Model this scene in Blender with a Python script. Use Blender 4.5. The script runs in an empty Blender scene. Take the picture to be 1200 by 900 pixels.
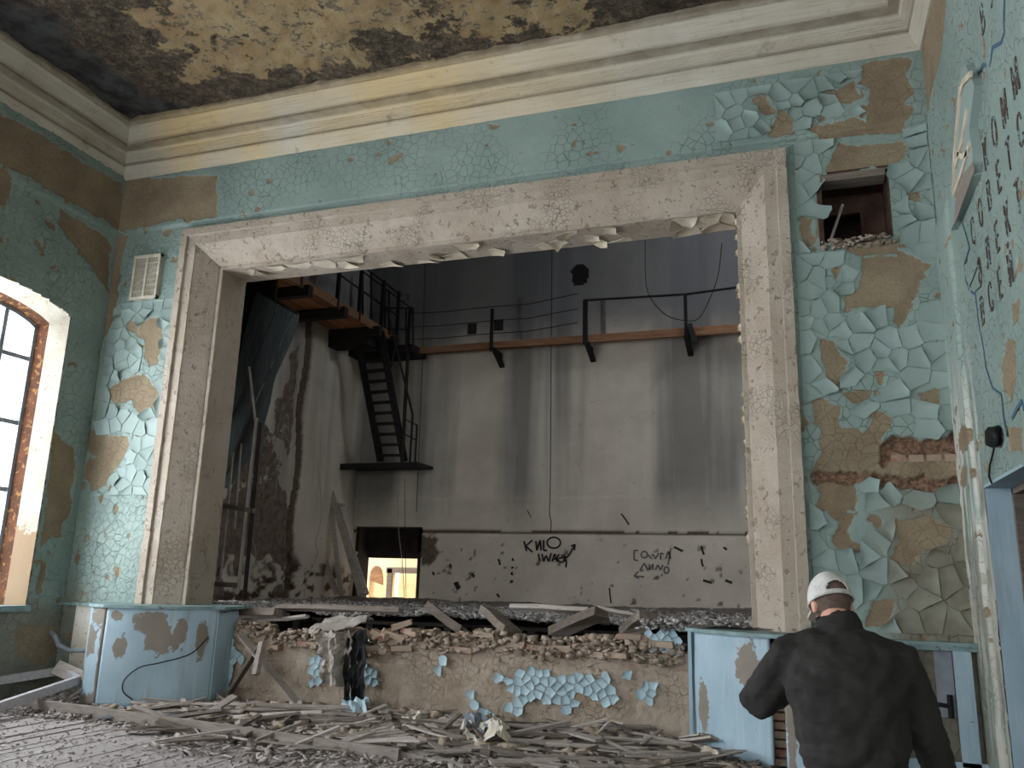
import bpy, bmesh, math, random
import numpy as np
from mathutils import Vector, Matrix, noise as mnoise
random.seed(7); RNG = np.random.default_rng(7)
SC = bpy.context.scene; COL = SC.collection

# ------------------------------------------------------------ camera (metres; X right along the stage wall, Y towards the stage)
YAW, PITCH, ROLL, FPX = math.radians(19.4806), math.radians(13.298), math.radians(1.5698), 969.44
CAM = Vector((0, 0, 1.62))
def _cam():
    cy, sy, cp, sp, cr, sr = math.cos(YAW), math.sin(YAW), math.cos(PITCH), math.sin(PITCH), math.cos(ROLL), math.sin(ROLL)
    f = Vector((-sy*cp, cy*cp, sp)); rt = Vector((cy, sy, 0)); up = rt.cross(f)
    return cr*rt + sr*up, -sr*rt + cr*up, f
RT, UP, FW = _cam()
cd = bpy.data.cameras.new('camera'); cam = bpy.data.objects.new('camera', cd); COL.objects.link(cam)
cd.sensor_width = 36; cd.lens = FPX/1200*36; cd.clip_start = .05; cd.clip_end = 300
cam.matrix_world = Matrix(((RT.x, UP.x, -FW.x, CAM.x), (RT.y, UP.y, -FW.y, CAM.y), (RT.z, UP.z, -FW.z, CAM.z), (0, 0, 0, 1)))
SC.camera = cam
SC.view_settings.view_transform = 'Standard'; SC.view_settings.look = 'None'; SC.view_settings.gamma = 1
SC.view_settings.use_curve_mapping = False
SC.view_settings.exposure = 0.94
# ------------------------------------------------------------ sky, daylight and added fill lights
W = bpy.data.worlds.new('overcast_sky'); SC.world = W; W.use_nodes = True
W.node_tree.nodes['Background'].inputs[0].default_value = (.86, .93, 1, 1)
W.node_tree.nodes['Background'].inputs[1].default_value = 3.0
def daylight(name, loc, sx, sy, rad, towards, col=(.90, .95, 1)):
    l = bpy.data.lights.new(name, 'AREA'); l.shape = 'RECTANGLE'; l.size = sx; l.size_y = sy
    l.energy = rad*math.pi*sx*sy; l.color = col
    o = bpy.data.objects.new(name, l); COL.objects.link(o); o.location = loc
    o.rotation_euler = Vector(towards).to_track_quat('-Z', 'Y').to_euler()
    return o
YB_ = -8.0
WINS = [(5.62, 8.38), (1.5, 4.26), (-2.6, .16), (-6.7, -3.94)]     # arched windows of the left wall (Y ranges)
for i, (a, b) in enumerate(WINS):
    daylight('window_daylight', (-10.35, (a+b)/2, 3.1), 3.0, 4.4, 6.6, (1, 0, -.02))
daylight('stage_window_daylight', (-9.6, 10.9, 3.0), .9, 3.2, 2.5, (1, 0, 0))
for x_ in (-7.2, -.9): daylight('added_rear_fill_light', (x_, YB_-.35, 3.4), 2.8, 4.2, 2.0, (0, 1, 0), (.95, .97, 1))  # unseen lights added behind the camera as frontal fill
daylight('far_room_daylight', (-11.9, 17.6, 2.4), 2.4, 2.4, .8, (1, 0, 0), (1, .93, .8))
daylight('added_stage_fill_light', (1.9, 12.6, 9.0), 2.2, 1.6, 3.6, (-1, .15, -.35))  # added light high on the right, brightens the stage back wall

# ------------------------------------------------------------ pixel rays onto real planes (photo measurements)
def ray(px, py): return RT*((px-600)/FPX) - UP*((py-450)/FPX) + FW
def on_y(px, py, y): d = ray(px, py); return CAM + d*(y/d.y)
def on_x(px, py, x): d = ray(px, py); return CAM + d*(x/d.x)
def on_z(px, py, z): d = ray(px, py); return CAM + d*((z-CAM.z)/d.z)

# ------------------------------------------------------------ numpy noise
_P = np.random.default_rng(3).random((256, 256))
def vnoise(u, v):
    iu = np.floor(u).astype(int); iv = np.floor(v).astype(int); fu = u-iu; fv = v-iv
    fu = fu*fu*(3-2*fu); fv = fv*fv*(3-2*fv)
    g = lambda a, b: _P[a % 256, b % 256]
    return (g(iu, iv)*(1-fu)+g(iu+1, iv)*fu)*(1-fv) + (g(iu, iv+1)*(1-fu)+g(iu+1, iv+1)*fu)*fv
def fbm(u, v, o=4):
    s = 0; a = .5; t = 0
    for k in range(o):
        s = s + a*vnoise(u*2**k+17.3*k, v*2**k+5.1*k); t += a; a *= .5
    return s/t
def vor(u, v, sd=0):
    iu = np.floor(u).astype(int); iv = np.floor(v).astype(int)
    f1 = np.full(u.shape, 9.); f2 = f1.copy(); cid = np.zeros(u.shape)
    for a in (-1, 0, 1):
        for b in (-1, 0, 1):
            x = iu+a; y = iv+b
            jx = _P[(x+sd) % 256, (y+31) % 256]; jy = _P[(x+77) % 256, (y+sd) % 256]
            d = np.hypot(x+jx-u, y+jy-v)
            m = d < f1; f2 = np.where(m, f1, np.minimum(f2, d)); cid = np.where(m, _P[x % 256, (y*3+sd) % 256], cid); f1 = np.where(m, d, f1)
    return f1, f2, cid
def sdpoly(U, V, poly, mg=.12):
    """signed distance (inside +) to a polygon, clamped at -mg outside its box"""
    out = np.full(U.shape, -mg); P = np.array(poly)
    m = (U > P[:, 0].min()-mg) & (U < P[:, 0].max()+mg) & (V > P[:, 1].min()-mg) & (V < P[:, 1].max()+mg)
    if not m.any(): return out
    u = U[m]; v = V[m]; d = np.full(u.shape, 9.); ins = np.zeros(u.shape, bool)
    for k in range(len(P)):
        a = P[k-1]; b = P[k]; e = b-a; L = e@e+1e-12
        t = np.clip(((u-a[0])*e[0]+(v-a[1])*e[1])/L, 0, 1)
        d = np.minimum(d, np.hypot(u-a[0]-t*e[0], v-a[1]-t*e[1]))
        c = (a[1] > v) != (b[1] > v)
        with np.errstate(divide='ignore', invalid='ignore'):
            xi = a[0] + (v-a[1])*e[0]/(e[1] if abs(e[1]) > 1e-9 else 1e-9)
        ins ^= c & (u < xi)
    out[m] = np.where(ins, d, -d)
    return np.maximum(out, -mg)
def sst(x, a, b):
    t = np.clip((x-a)/(b-a), 0, 1); return t*t*(3-2*t)

# ------------------------------------------------------------ materials
def S(r, g, b):
    return tuple(((c/255)/12.92 if c/255 <= .04045 else ((c/255+.055)/1.055)**2.4) for c in (r, g, b)) + (1,)
class NT:
    def __init__(s, name):
        s.m = bpy.data.materials.new(name); s.m.use_nodes = True; s.t = s.m.node_tree
        s.b = s.t.nodes['Principled BSDF']; s.o = s.t.nodes['Material Output']
        s.tc = s.t.nodes.new('ShaderNodeTexCoord')
        s.b.inputs['Specular IOR Level'].default_value = .25
    def n(s, ty, **k):
        x = s.t.nodes.new(ty)
        for a, v in k.items(): setattr(x, a, v)
        return x
    def l(s, a, b): s.t.links.new(a, b)
    def put(s, sock, v):
        if hasattr(v, 'is_output') or isinstance(v, bpy.types.NodeSocket): s.l(v, sock)
        else: sock.default_value = v
    def co(s, sx=1, sy=1, sz=1, rot=(0, 0, 0)):
        m = s.n('ShaderNodeMapping'); s.l(s.tc.outputs['Object'], m.inputs[0]); m.inputs['Scale'].default_value = (sx, sy, sz); m.inputs['Rotation'].default_value = rot
        return m.outputs[0]
    def noise(s, sc, det=6, ro=.6, vec=None, dist=0):
        x = s.n('ShaderNodeTexNoise'); s.l(vec or s.tc.outputs['Object'], x.inputs['Vector'])
        x.inputs['Scale'].default_value = sc; x.inputs['Detail'].default_value = det; x.inputs['Roughness'].default_value = ro; x.inputs['Distortion'].default_value = dist
        return x.outputs['Fac']
    def vorc(s, sc, vec=None, feat='DISTANCE_TO_EDGE', rnd=1):
        x = s.n('ShaderNodeTexVoronoi', feature=feat); s.l(vec or s.tc.outputs['Object'], x.inputs['Vector']); x.inputs['Scale'].default_value = sc; x.inputs['Randomness'].default_value = rnd
        return x.outputs['Distance']
    def mr(s, v, a, b, c=0, d=1):
        x = s.n('ShaderNodeMapRange'); s.put(x.inputs[0], v); x.inputs[1].default_value = a; x.inputs[2].default_value = b; x.inputs[3].default_value = c; x.inputs[4].default_value = d
        return x.outputs[0]
    def mt(s, op, a, b=0):
        x = s.n('ShaderNodeMath', operation=op); s.put(x.inputs[0], a); s.put(x.inputs[1], b); return x.outputs[0]
    def mix(s, f, a, b, bt='MIX'):
        x = s.n('ShaderNodeMix', data_type='RGBA', blend_type=bt); s.put(x.inputs[0], f); s.put(x.inputs[6], a); s.put(x.inputs[7], b); return x.outputs[2]
    def attr(s, nm): x = s.n('ShaderNodeAttribute', attribute_name=nm); return x.outputs['Fac']
    def rnd(s): return s.n('ShaderNodeObjectInfo').outputs['Random']
    def bump(s, h, st=.4, d=.01, nrm=None):
        x = s.n('ShaderNodeBump'); s.l(h, x.inputs['Height']); x.inputs['Strength'].default_value = st; x.inputs['Distance'].default_value = d
        if nrm: s.l(nrm, x.inputs['Normal'])
        return x.outputs[0]
    def out(s, col, rough=.8, nrm=None, metal=0):
        s.put(s.b.inputs['Base Color'], col); s.put(s.b.inputs['Roughness'], rough); s.b.inputs['Metallic'].default_value = metal
        if nrm: s.l(nrm, s.b.inputs['Normal'])
        return s.m

PAINT = S(143, 160, 153); PAINT2 = S(127, 145, 139); TAN = S(152, 138, 114); TAN2 = S(130, 114, 94)
def wall_paint():
    n = NT('peeling_turquoise_paint')
    bare = n.mt('ADD', n.attr('bare'), n.mr(n.noise(16, 8, .65), 0, 1, -.03, .03))
    fb = n.mr(bare, -.003, .004)
    pl = n.mix(n.mr(n.noise(2.2, 7, .6), .35, .65), TAN, TAN2)
    pl = n.mix(n.mr(n.noise(38, 4, .6), .45, .75, 0, .45), pl, S(96, 78, 60))
    pa = n.mix(n.mr(n.noise(1.1, 5, .55), .35, .65), PAINT, PAINT2)
    pa = n.mix(n.mr(n.noise(30, 7, .74), .59, .66, 0, .6), pa, S(86, 98, 92))
    crk = n.vorc(9, None)
    zone = n.mr(n.noise(.9, 3, .5), .38, .55)
    ck = n.mt('MULTIPLY', n.mr(crk, 0, .035, 1, 0), zone)
    pa = n.mix(n.mt('MULTIPLY', ck, .55), pa, S(70, 84, 80))
    pa = n.mix(n.attr('chalk'), pa, S(196, 196, 186))
    pa = n.mix(n.attr('dirt'), pa, n.mix(n.mr(n.noise(3, 6, .6), .4, .6), S(128, 124, 108), S(112, 104, 88)))
    c = n.mix(fb, pa, pl)
    bk = n.mix(n.mr(n.noise(26, 5, .7), .42, .6), S(146, 112, 92), S(94, 76, 62))
    c = n.mix(n.attr('brick'), c, bk)
    h = n.mt('ADD', n.mt('MULTIPLY', fb, n.mt('MULTIPLY', n.noise(60, 6, .7), .8)), n.mt('MULTIPLY', n.noise(12, 8, .6), .5))
    h = n.mt('SUBTRACT', h, n.mt('MULTIPLY', ck, .8)); h = n.mt('SUBTRACT', h, n.mt('MULTIPLY', fb, .5))
    return n.out(c, n.mr(fb, 0, 1, .5, .92), n.bump(h, .7, .012))
M = {}
M['wall'] = wall_paint()
def simple(name, c1, c2, sc=4, rough=.85, bsc=40, bst=.35, bd=.006, c3=None, th=(.6, .68), stretch=(1, 1, 1), rndv=0, metal=0, csc=14):
    n = NT(name); v = n.co(*stretch)
    c = n.mix(n.mr(n.noise(sc, 6, .6, v), .35, .65), c1, c2)
    if c3: c = n.mix(n.mr(n.noise(csc, 7, .65, v), *th), c, c3)
    if rndv: c = n.mix(n.mt('MULTIPLY', n.rnd(), rndv), c, S(40, 34, 30))
    return n.out(c, rough, n.bump(n.noise(bsc, 6, .65, v), bst, bd), metal)
def flaky_plaster():
    n = NT('flaky_cream_plaster'); 
    c = n.mix(n.mr(n.noise(1.6, 6, .6), .35, .65), S(184, 172, 158), S(168, 154, 138))
    ch = n.mr(n.noise(11, 9, .72), .60, .62)
    c = n.mix(n.mt('MULTIPLY', ch, .55), c, S(140, 124, 106)); c = n.mix(n.mr(n.noise(34, 7, .75), .66, .70, 0, .5), c, S(96, 84, 72))
    v = n.co(1, 1, .12); c = n.mix(n.mr(n.noise(9, 5, .6, v), .55, .8, 0, .35), c, S(130, 118, 102))
    ck = n.mr(n.vorc(16), 0, .05, 1, 0); z = n.mr(n.noise(2.1, 3, .5), .5, .62)
    h = n.mt('SUBTRACT', n.noise(30, 7, .65), n.mt('MULTIPLY', n.mt('MULTIPLY', ck, z), .8)); h = n.mt('SUBTRACT', h, n.mt('MULTIPLY', ch, .9))
    return n.out(c, .8, n.bump(h, .95, .014))
M['cream'] = flaky_plaster()
def cornice_mat():
    n = NT('stained_warmlit_cornice_plaster')
    x = n.n('ShaderNodeSeparateXYZ'); n.l(n.tc.outputs['Object'], x.inputs[0])
    base = n.mix(n.mr(n.noise(1.2, 6, .6), .35, .65), S(198, 192, 178), S(182, 173, 156))
    warmlit = n.mt('MULTIPLY', n.mr(n.noise(.5, 4, .5), .3, .55), n.mt('MULTIPLY', n.mr(x.outputs[0], -9.0, -8.4), n.mr(x.outputs[0], -4.5, -1.5, 1, 0)))  # warm light on the front cornice, put into the colour as yellow
    c = n.mix(n.mt('MULTIPLY', warmlit, .9), base, S(205, 180, 132))
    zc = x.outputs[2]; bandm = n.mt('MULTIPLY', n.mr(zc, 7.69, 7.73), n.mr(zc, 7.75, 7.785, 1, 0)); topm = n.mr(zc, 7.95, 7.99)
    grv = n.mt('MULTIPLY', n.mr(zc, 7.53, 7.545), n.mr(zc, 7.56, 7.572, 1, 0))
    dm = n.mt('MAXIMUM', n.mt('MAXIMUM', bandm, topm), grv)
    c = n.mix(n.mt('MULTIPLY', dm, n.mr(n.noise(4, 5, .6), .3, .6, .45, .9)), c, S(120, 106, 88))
    c = n.mix(n.mr(n.noise(3.5, 7, .65), .60, .76, 0, .7), c, S(122, 106, 86))
    v = n.co(.25, .25, 14); c = n.mix(n.mr(n.noise(6, 4, .6, v), .5, .75, 0, .4), c, S(120, 108, 90))
    v2 = n.co(9, 9, .4); c = n.mix(n.mr(n.noise(2, 4, .6, v2), .62, .78, 0, .5), c, S(116, 100, 80))
    return n.out(c, .85, n.bump(n.mt('ADD', n.noise(25, 7, .6), n.noise(8, 4, .6, v)), .45, .01))
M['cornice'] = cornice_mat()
def ceiling_mat():
    n = NT('mouldy_ceiling_plaster')
    y = n.mt('ADD', n.attr('yellow'), n.mr(n.noise(1.7, 10, .72), .25, .75, -.8, .8))
    mud = n.mix(n.mr(n.noise(5, 8, .7), .38, .62), S(108, 96, 80), S(66, 56, 46))
    mud = n.mix(n.mr(n.noise(14, 6, .7), .56, .7, 0, .8), mud, S(38, 32, 28))
    mud = n.mix(n.mt('MULTIPLY', n.mr(n.noise(7, 9, .75), .46, .50, 0, 1), n.mr(n.noise(7, 9, .75), .50, .54, 1, 0)), mud, S(34, 29, 25))
    ye = n.mix(n.mr(n.noise(2.4, 6, .6), .38, .62), S(152, 134, 100), S(138, 114, 82))
    ye = n.mix(n.mr(n.noise(6, 8, .7), .5, .62, 0, .8), ye, S(176, 166, 142))
    ye = n.mix(n.mr(n.noise(6, 9, .75), .53, .57, 0, .9), ye, S(92, 80, 64))
    c = n.mix(n.mr(y, -.03, .04), mud, ye)
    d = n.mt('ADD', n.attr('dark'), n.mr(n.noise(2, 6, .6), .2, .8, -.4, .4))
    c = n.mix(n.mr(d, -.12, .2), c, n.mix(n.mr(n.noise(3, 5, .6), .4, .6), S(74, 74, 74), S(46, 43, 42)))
    h = n.mt('ADD', n.noise(18, 8, .7), n.mt('MULTIPLY', n.mr(y, -.03, .04), .5))
    return n.out(c, .92, n.bump(h, .7, .03))
M['ceiling'] = ceiling_mat()
def stage_wall_mat(nm='sooty_shaded_stage_wall_plaster', tint=1.0):
    n = NT(nm); x = n.n('ShaderNodeSeparateXYZ'); n.l(n.tc.outputs['Object'], x.inputs[0])
    c = n.mix(n.mr(n.noise(1.1, 6, .6), .35, .65), S(206, 197, 183), S(186, 176, 163))
    v = n.co(1, 1, .06)
    low = n.mr(x.outputs[2], 2.4, 3.4)
    c = n.mix(n.mt('MULTIPLY', low, n.mr(n.noise(.8, 4, .5, v), .46, .60, 0, .7)), c, S(96, 95, 95))
    c = n.mix(n.mt('MULTIPLY', low, n.mr(n.noise(2.1, 5, .55, n.co(1, 1, .05, (0, 0, .6))), .56, .7, 0, .5)), c, S(208, 202, 190))
    c = n.mix(n.mr(n.noise(7, 8, .7), .62, .72, 0, .5), c, S(96, 90, 84))
    up = n.mt('ADD', x.outputs[2], n.mr(n.noise(1.5, 4, .5), 0, 1, -.5, .5))
    c = n.mix(n.mr(up, 6.1, 6.9, 0, .8), c, S(104, 106, 110))  # darker above the gallery: some soot, plus the shade there put into the colour
    b = n.mt('ADD', n.attr('bare'), n.mr(n.noise(5, 8, .65), 0, 1, -.22, .22))
    c = n.mix(n.mr(b, -.01, .02), c, n.mix(n.mr(n.noise(9, 6, .7), .4, .6), S(128, 114, 102), S(98, 86, 77)))
    c = n.mix(n.attr('brick'), c, n.mix(n.mr(n.noise(15, 6, .7), .4, .6), S(98, 74, 60), S(48, 40, 36)))
    return n.out(c, .9, n.bump(n.noise(16, 8, .65), .5, .015))
M['stage_wall'] = stage_wall_mat()
def mud_plaster():
    n = NT('cracked_mud_plaster')
    c = n.mix(n.mr(n.noise(2.5, 6, .6), .35, .65), S(180, 166, 150), S(160, 143, 126))
    ck = n.mt('MULTIPLY', n.mr(n.vorc(13, None), 0, .03, 1, 0), n.mr(n.noise(3, 3, .5), .48, .6))
    c = n.mix(n.mt('MULTIPLY', ck, .25), c, S(120, 100, 84))
    c = n.mix(n.mr(n.noise(14, 7, .7), .55, .7, 0, .5), c, S(150, 128, 108))
    c = n.mix(n.attr('brick'), c, n.mix(n.mr(n.noise(18, 6, .7), .4, .6), S(168, 122, 98), S(104, 82, 68)))
    h = n.mt('SUBTRACT', n.noise(34, 8, .7), ck)
    return n.out(c, .95, n.bump(h, .9, .02))
M['mud'] = mud_plaster()
def wood_mat(name, a, b, c3, along='x', rndv=.5, rough=.85):
    n = NT(name); s = {'x': (.7, 9, 9), 'y': (9, .7, 9), 'z': (9, 9, .7)}[along]; v = n.co(*s)
    c = n.mix(n.mr(n.noise(2.4, 6, .65, v, .4), .35, .65), a, b)
    c = n.mix(n.mr(n.noise(8, 5, .6, v), .56, .7, 0, .7), c, c3)
    c = n.mix(n.mt('MULTIPLY', n.rnd(), rndv), c, c3)
    return n.out(c, rough, n.bump(n.noise(6, 6, .7, v), .5, .006))
M['lath'] = wood_mat('dusty_grey_lath_wood', S(170, 160, 153), S(142, 132, 124), S(98, 88, 80))
M['pale_lath'] = wood_mat('pale_dusty_wood', S(190, 182, 174), S(164, 154, 146), S(120, 108, 98), rndv=.3)
M['beam'] = wood_mat('old_brown_timber', S(138, 127, 117), S(110, 99, 90), S(70, 60, 53))
M['gallery_wood'] = wood_mat('orange_brown_boards', S(196, 136, 92), S(150, 98, 66), S(78, 54, 42), 'y')
M['gallery_edge'] = wood_mat('weathered_gallery_board', S(156, 118, 88), S(120, 86, 62), S(62, 44, 36), 'x', .2)
M['dark_wood'] = wood_mat('dark_wet_timber', S(52, 44, 40), S(34, 28, 26), S(20, 17, 16), 'x')
M['floorboard'] = wood_mat('dusty_floorboards', S(172, 165, 163), S(150, 142, 139), S(118, 110, 106), 'y', .2)
M['whitewood'] = wood_mat('whitewashed_sash_wood', S(206, 204, 208), S(182, 178, 182), S(134, 126, 122), rndv=.1)
M['curtain'] = wood_mat('blue_grey_fire_panel', S(92, 98, 100), S(70, 76, 80), S(48, 52, 54), 'z', .1)
M['steel'] = simple('rusted_black_steel', S(40, 37, 37), S(28, 26, 27), 8, .6, 60, .3, .004, S(78, 50, 36), (.6, .7), metal=.3)
M['rust'] = simple('rusty_reveal_strip', S(132, 88, 66), S(92, 68, 56), 7, .9, 40, .9, .02, S(190, 140, 92), (.54, .62))
M['white'] = simple('flaking_whitewash', S(222, 218, 208), S(200, 190, 172), 3, .8, 26, .6, .012, S(166, 142, 110), (.6, .66))
def splay_mat():
    n = NT('flaking_window_splay'); x = n.n('ShaderNodeSeparateXYZ'); n.l(n.tc.outputs['Object'], x.inputs[0])
    c = n.mix(n.mr(n.noise(3, 6, .6), .35, .65), S(222, 216, 202), S(202, 192, 174))
    c = n.mix(n.mr(n.noise(14, 8, .7), .60, .64, 0, .7), c, S(150, 128, 104))
    z = n.mt('ADD', x.outputs[2], n.mr(n.noise(2.6, 8, .65), 0, 1, -1.1, 1.1))
    c = n.mix(n.mr(z, 2.1, 2.2, 1, 0), c, S(176, 150, 122))
    return n.out(c, .85, n.bump(n.noise(24, 8, .7), .7, .015))
M['whitesplay'] = splay_mat()
M['winframe'] = simple('grey_painted_window_frame', S(150, 156, 164), S(128, 134, 142), 6, .6)
M['bluepanel'] = None
def blue_panel():
    n = NT('blue_painted_plywood'); v = n.co(6, 6, .6)
    c = n.mix(n.mr(n.noise(1.5, 5, .6), .35, .65), S(164, 186, 198), S(148, 172, 184))
    c = n.mix(n.mr(n.noise(2.0, 4, .6, v), .55, .72, 0, .6), c, S(186, 196, 196)); c = n.mix(n.mr(n.noise(1.6, 6, .65, v), .56, .74, 0, .6), c, S(132, 136, 130))
    b = n.mt('ADD', n.mt('SUBTRACT', n.attr('peel'), .14), n.mr(n.noise(9, 8, .7), 0, 1, -.15, .15))
    fb = n.mr(b, -.004, .006)
    c = n.mix(fb, c, n.mix(n.noise(6, 6, .6), S(142, 134, 122), S(118, 110, 100)))
    ch = n.mr(n.noise(22, 6, .7), .66, .69); c = n.mix(n.mt('MULTIPLY', ch, .8), c, S(96, 92, 88))
    return n.out(c, .55, n.bump(n.mt('SUBTRACT', n.noise(12, 6, .6, v), fb), .4, .006))
M['bluepanel'] = blue_panel()
M['ledge'] = simple('faded_green_ledge_paint', S(136, 160, 160), S(112, 132, 132), 5, .6, 30, .3, .005, S(90, 84, 76), (.6, .66))
M['paint'] = None
def flake_mat(name, a, b):
    n = NT(name); c = n.mix(n.mr(n.noise(1.1, 5, .55), .35, .65), a, b)
    c = n.mix(n.mr(n.noise(30, 6, .7), .6, .7, 0, .45), c, S(88, 104, 100)); c = n.mix(n.mt('MULTIPLY', n.rnd(), .16), c, S(206, 224, 226))
    c = n.mix(n.attr('dirt'), c, n.mix(n.mr(n.noise(3, 6, .6), .4, .6), S(132, 128, 112), S(112, 104, 88)))
    return n.out(c, .5, n.bump(n.noise(20, 5, .6), .2, .004))
M['paint'] = flake_mat('curling_paint_flake', PAINT, PAINT2)
M['bluepaint'] = flake_mat('pale_blue_paint_flake', S(172, 194, 202), S(152, 176, 187))
M['creamflake'] = simple('cream_paint_flake', S(216, 206, 188), S(190, 176, 154), 5, .7)
M['brick'] = None
def brick_mat():
    n = NT('dusty_red_brick'); r = n.rnd()
    c = n.mix(r, S(168, 128, 106), S(150, 130, 112)); c = n.mix(n.mr(n.noise(9, 6, .7), .4, .6), c, S(164, 142, 122))
    c = n.mix(n.mr(n.mt('FRACT', n.mt('MULTIPLY', r, 7.3)), .75, .8), c, S(150, 96, 76))
    c = n.mix(n.mr(n.noise(5, 7, .7), .42, .58, .15, .85), c, S(166, 150, 134))
    return n.out(c, .95, n.bump(n.noise(40, 6, .7), .8, .01))
M['brick'] = brick_mat()
M['rubble'] = None
def rubble_mat(name, a, b, c3):
    n = NT(name); c = n.mix(n.mr(n.noise(14, 2, .5), .4, .6), a, b); c = n.mix(n.mr(n.noise(31, 1, .5), .56, .62), c, c3)
    return n.out(c, .95, n.bump(n.noise(60, 4, .6), .4, .004))
M['rubble'] = rubble_mat('grey_rubble', S(142, 133, 127), S(98, 90, 84), S(184, 178, 174))
M['grit'] = rubble_mat('pale_grit', S(168, 160, 156), S(132, 124, 118), S(196, 192, 190))
M['stagerubble'] = rubble_mat('stage_rubble', S(158, 153, 149), S(104, 98, 93), S(198, 196, 196))
M['dust'] = simple('dusty_ground', S(140, 132, 127), S(112, 104, 98), 6, .95, 50, .9, .03, S(134, 128, 122), (.55, .62), csc=30)
M['black'] = simple('black_rubber_and_slot_shade', S(26, 26, 28), S(18, 18, 20), 5, .6)
M['wire'] = simple('pale_wire', S(170, 164, 156), S(140, 134, 126), 5, .6)
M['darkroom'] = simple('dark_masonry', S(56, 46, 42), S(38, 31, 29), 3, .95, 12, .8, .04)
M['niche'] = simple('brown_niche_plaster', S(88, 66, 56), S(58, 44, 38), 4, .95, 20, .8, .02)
M['roomcream'] = simple('cream_room_wall', S(226, 206, 172), S(208, 186, 150), 2, .9)  # own cream colour of the far room walls
M['grille'] = simple('cream_plaster_grille', S(206, 200, 184), S(186, 178, 160), 6, .8)
M['mark'] = simple('dark_marker_paint', S(40, 38, 40), S(54, 50, 50), 12, .9)
M['faint'] = simple('faint_marker_paint', S(96, 94, 94), S(116, 112, 110), 12, .9)
M['letter'] = simple('flaking_dark_lettering', S(104, 88, 78), S(72, 64, 60), 20, .9, 60, .6, .01, S(150, 176, 178), (.55, .58), csc=22)
M['crack'] = simple('dark_crack', S(50, 42, 38), S(72, 58, 50), 10, .95)
M['bluecrack'] = simple('blue_undercoat_line', S(66, 96, 124), S(80, 100, 112), 10, .8)
M['sheet'] = simple('torn_grey_linoleum', S(176, 168, 160), S(146, 138, 130), 3, .85, 18, .6, .01, S(112, 102, 94), (.58, .64))
M['tin'] = simple('blue_grey_tin', S(132, 142, 152), S(100, 108, 116), 4, .5, 20, .3, .01, metal=.3)

# ------------------------------------------------------------ object helpers
def tag(o, label=None, cat=None, group=None, kind=None):
    if label: o['label'] = label
    if cat: o['category'] = cat
    if group: o['group'] = group
    if kind: o['kind'] = kind
    return o
def empty(name, loc=(0, 0, 0)):
    o = bpy.data.objects.new(name, None); COL.objects.link(o); o.location = loc; o.empty_display_size = .1; return o
def link(name, me, parent=None):
    o = bpy.data.objects.new(name, me); COL.objects.link(o)
    if parent: o.parent = parent; o.matrix_parent_inverse = Matrix.Translation(-parent.location) if parent.type == 'EMPTY' else Matrix()
    return o
def smooth(P, k=6):
    P = [Vector(p) for p in P]; Q = []
    for i in range(len(P)-1):
        a, b, c, d = P[max(i-1, 0)], P[i], P[i+1], P[min(i+2, len(P)-1)]
        for j in range(k): t = j/k; Q.append(.5*((2*b)+(c-a)*t+(2*a-5*b+4*c-d)*t*t+(3*b-a-3*c+d)*t**3))
    return Q+[P[-1]]
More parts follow.
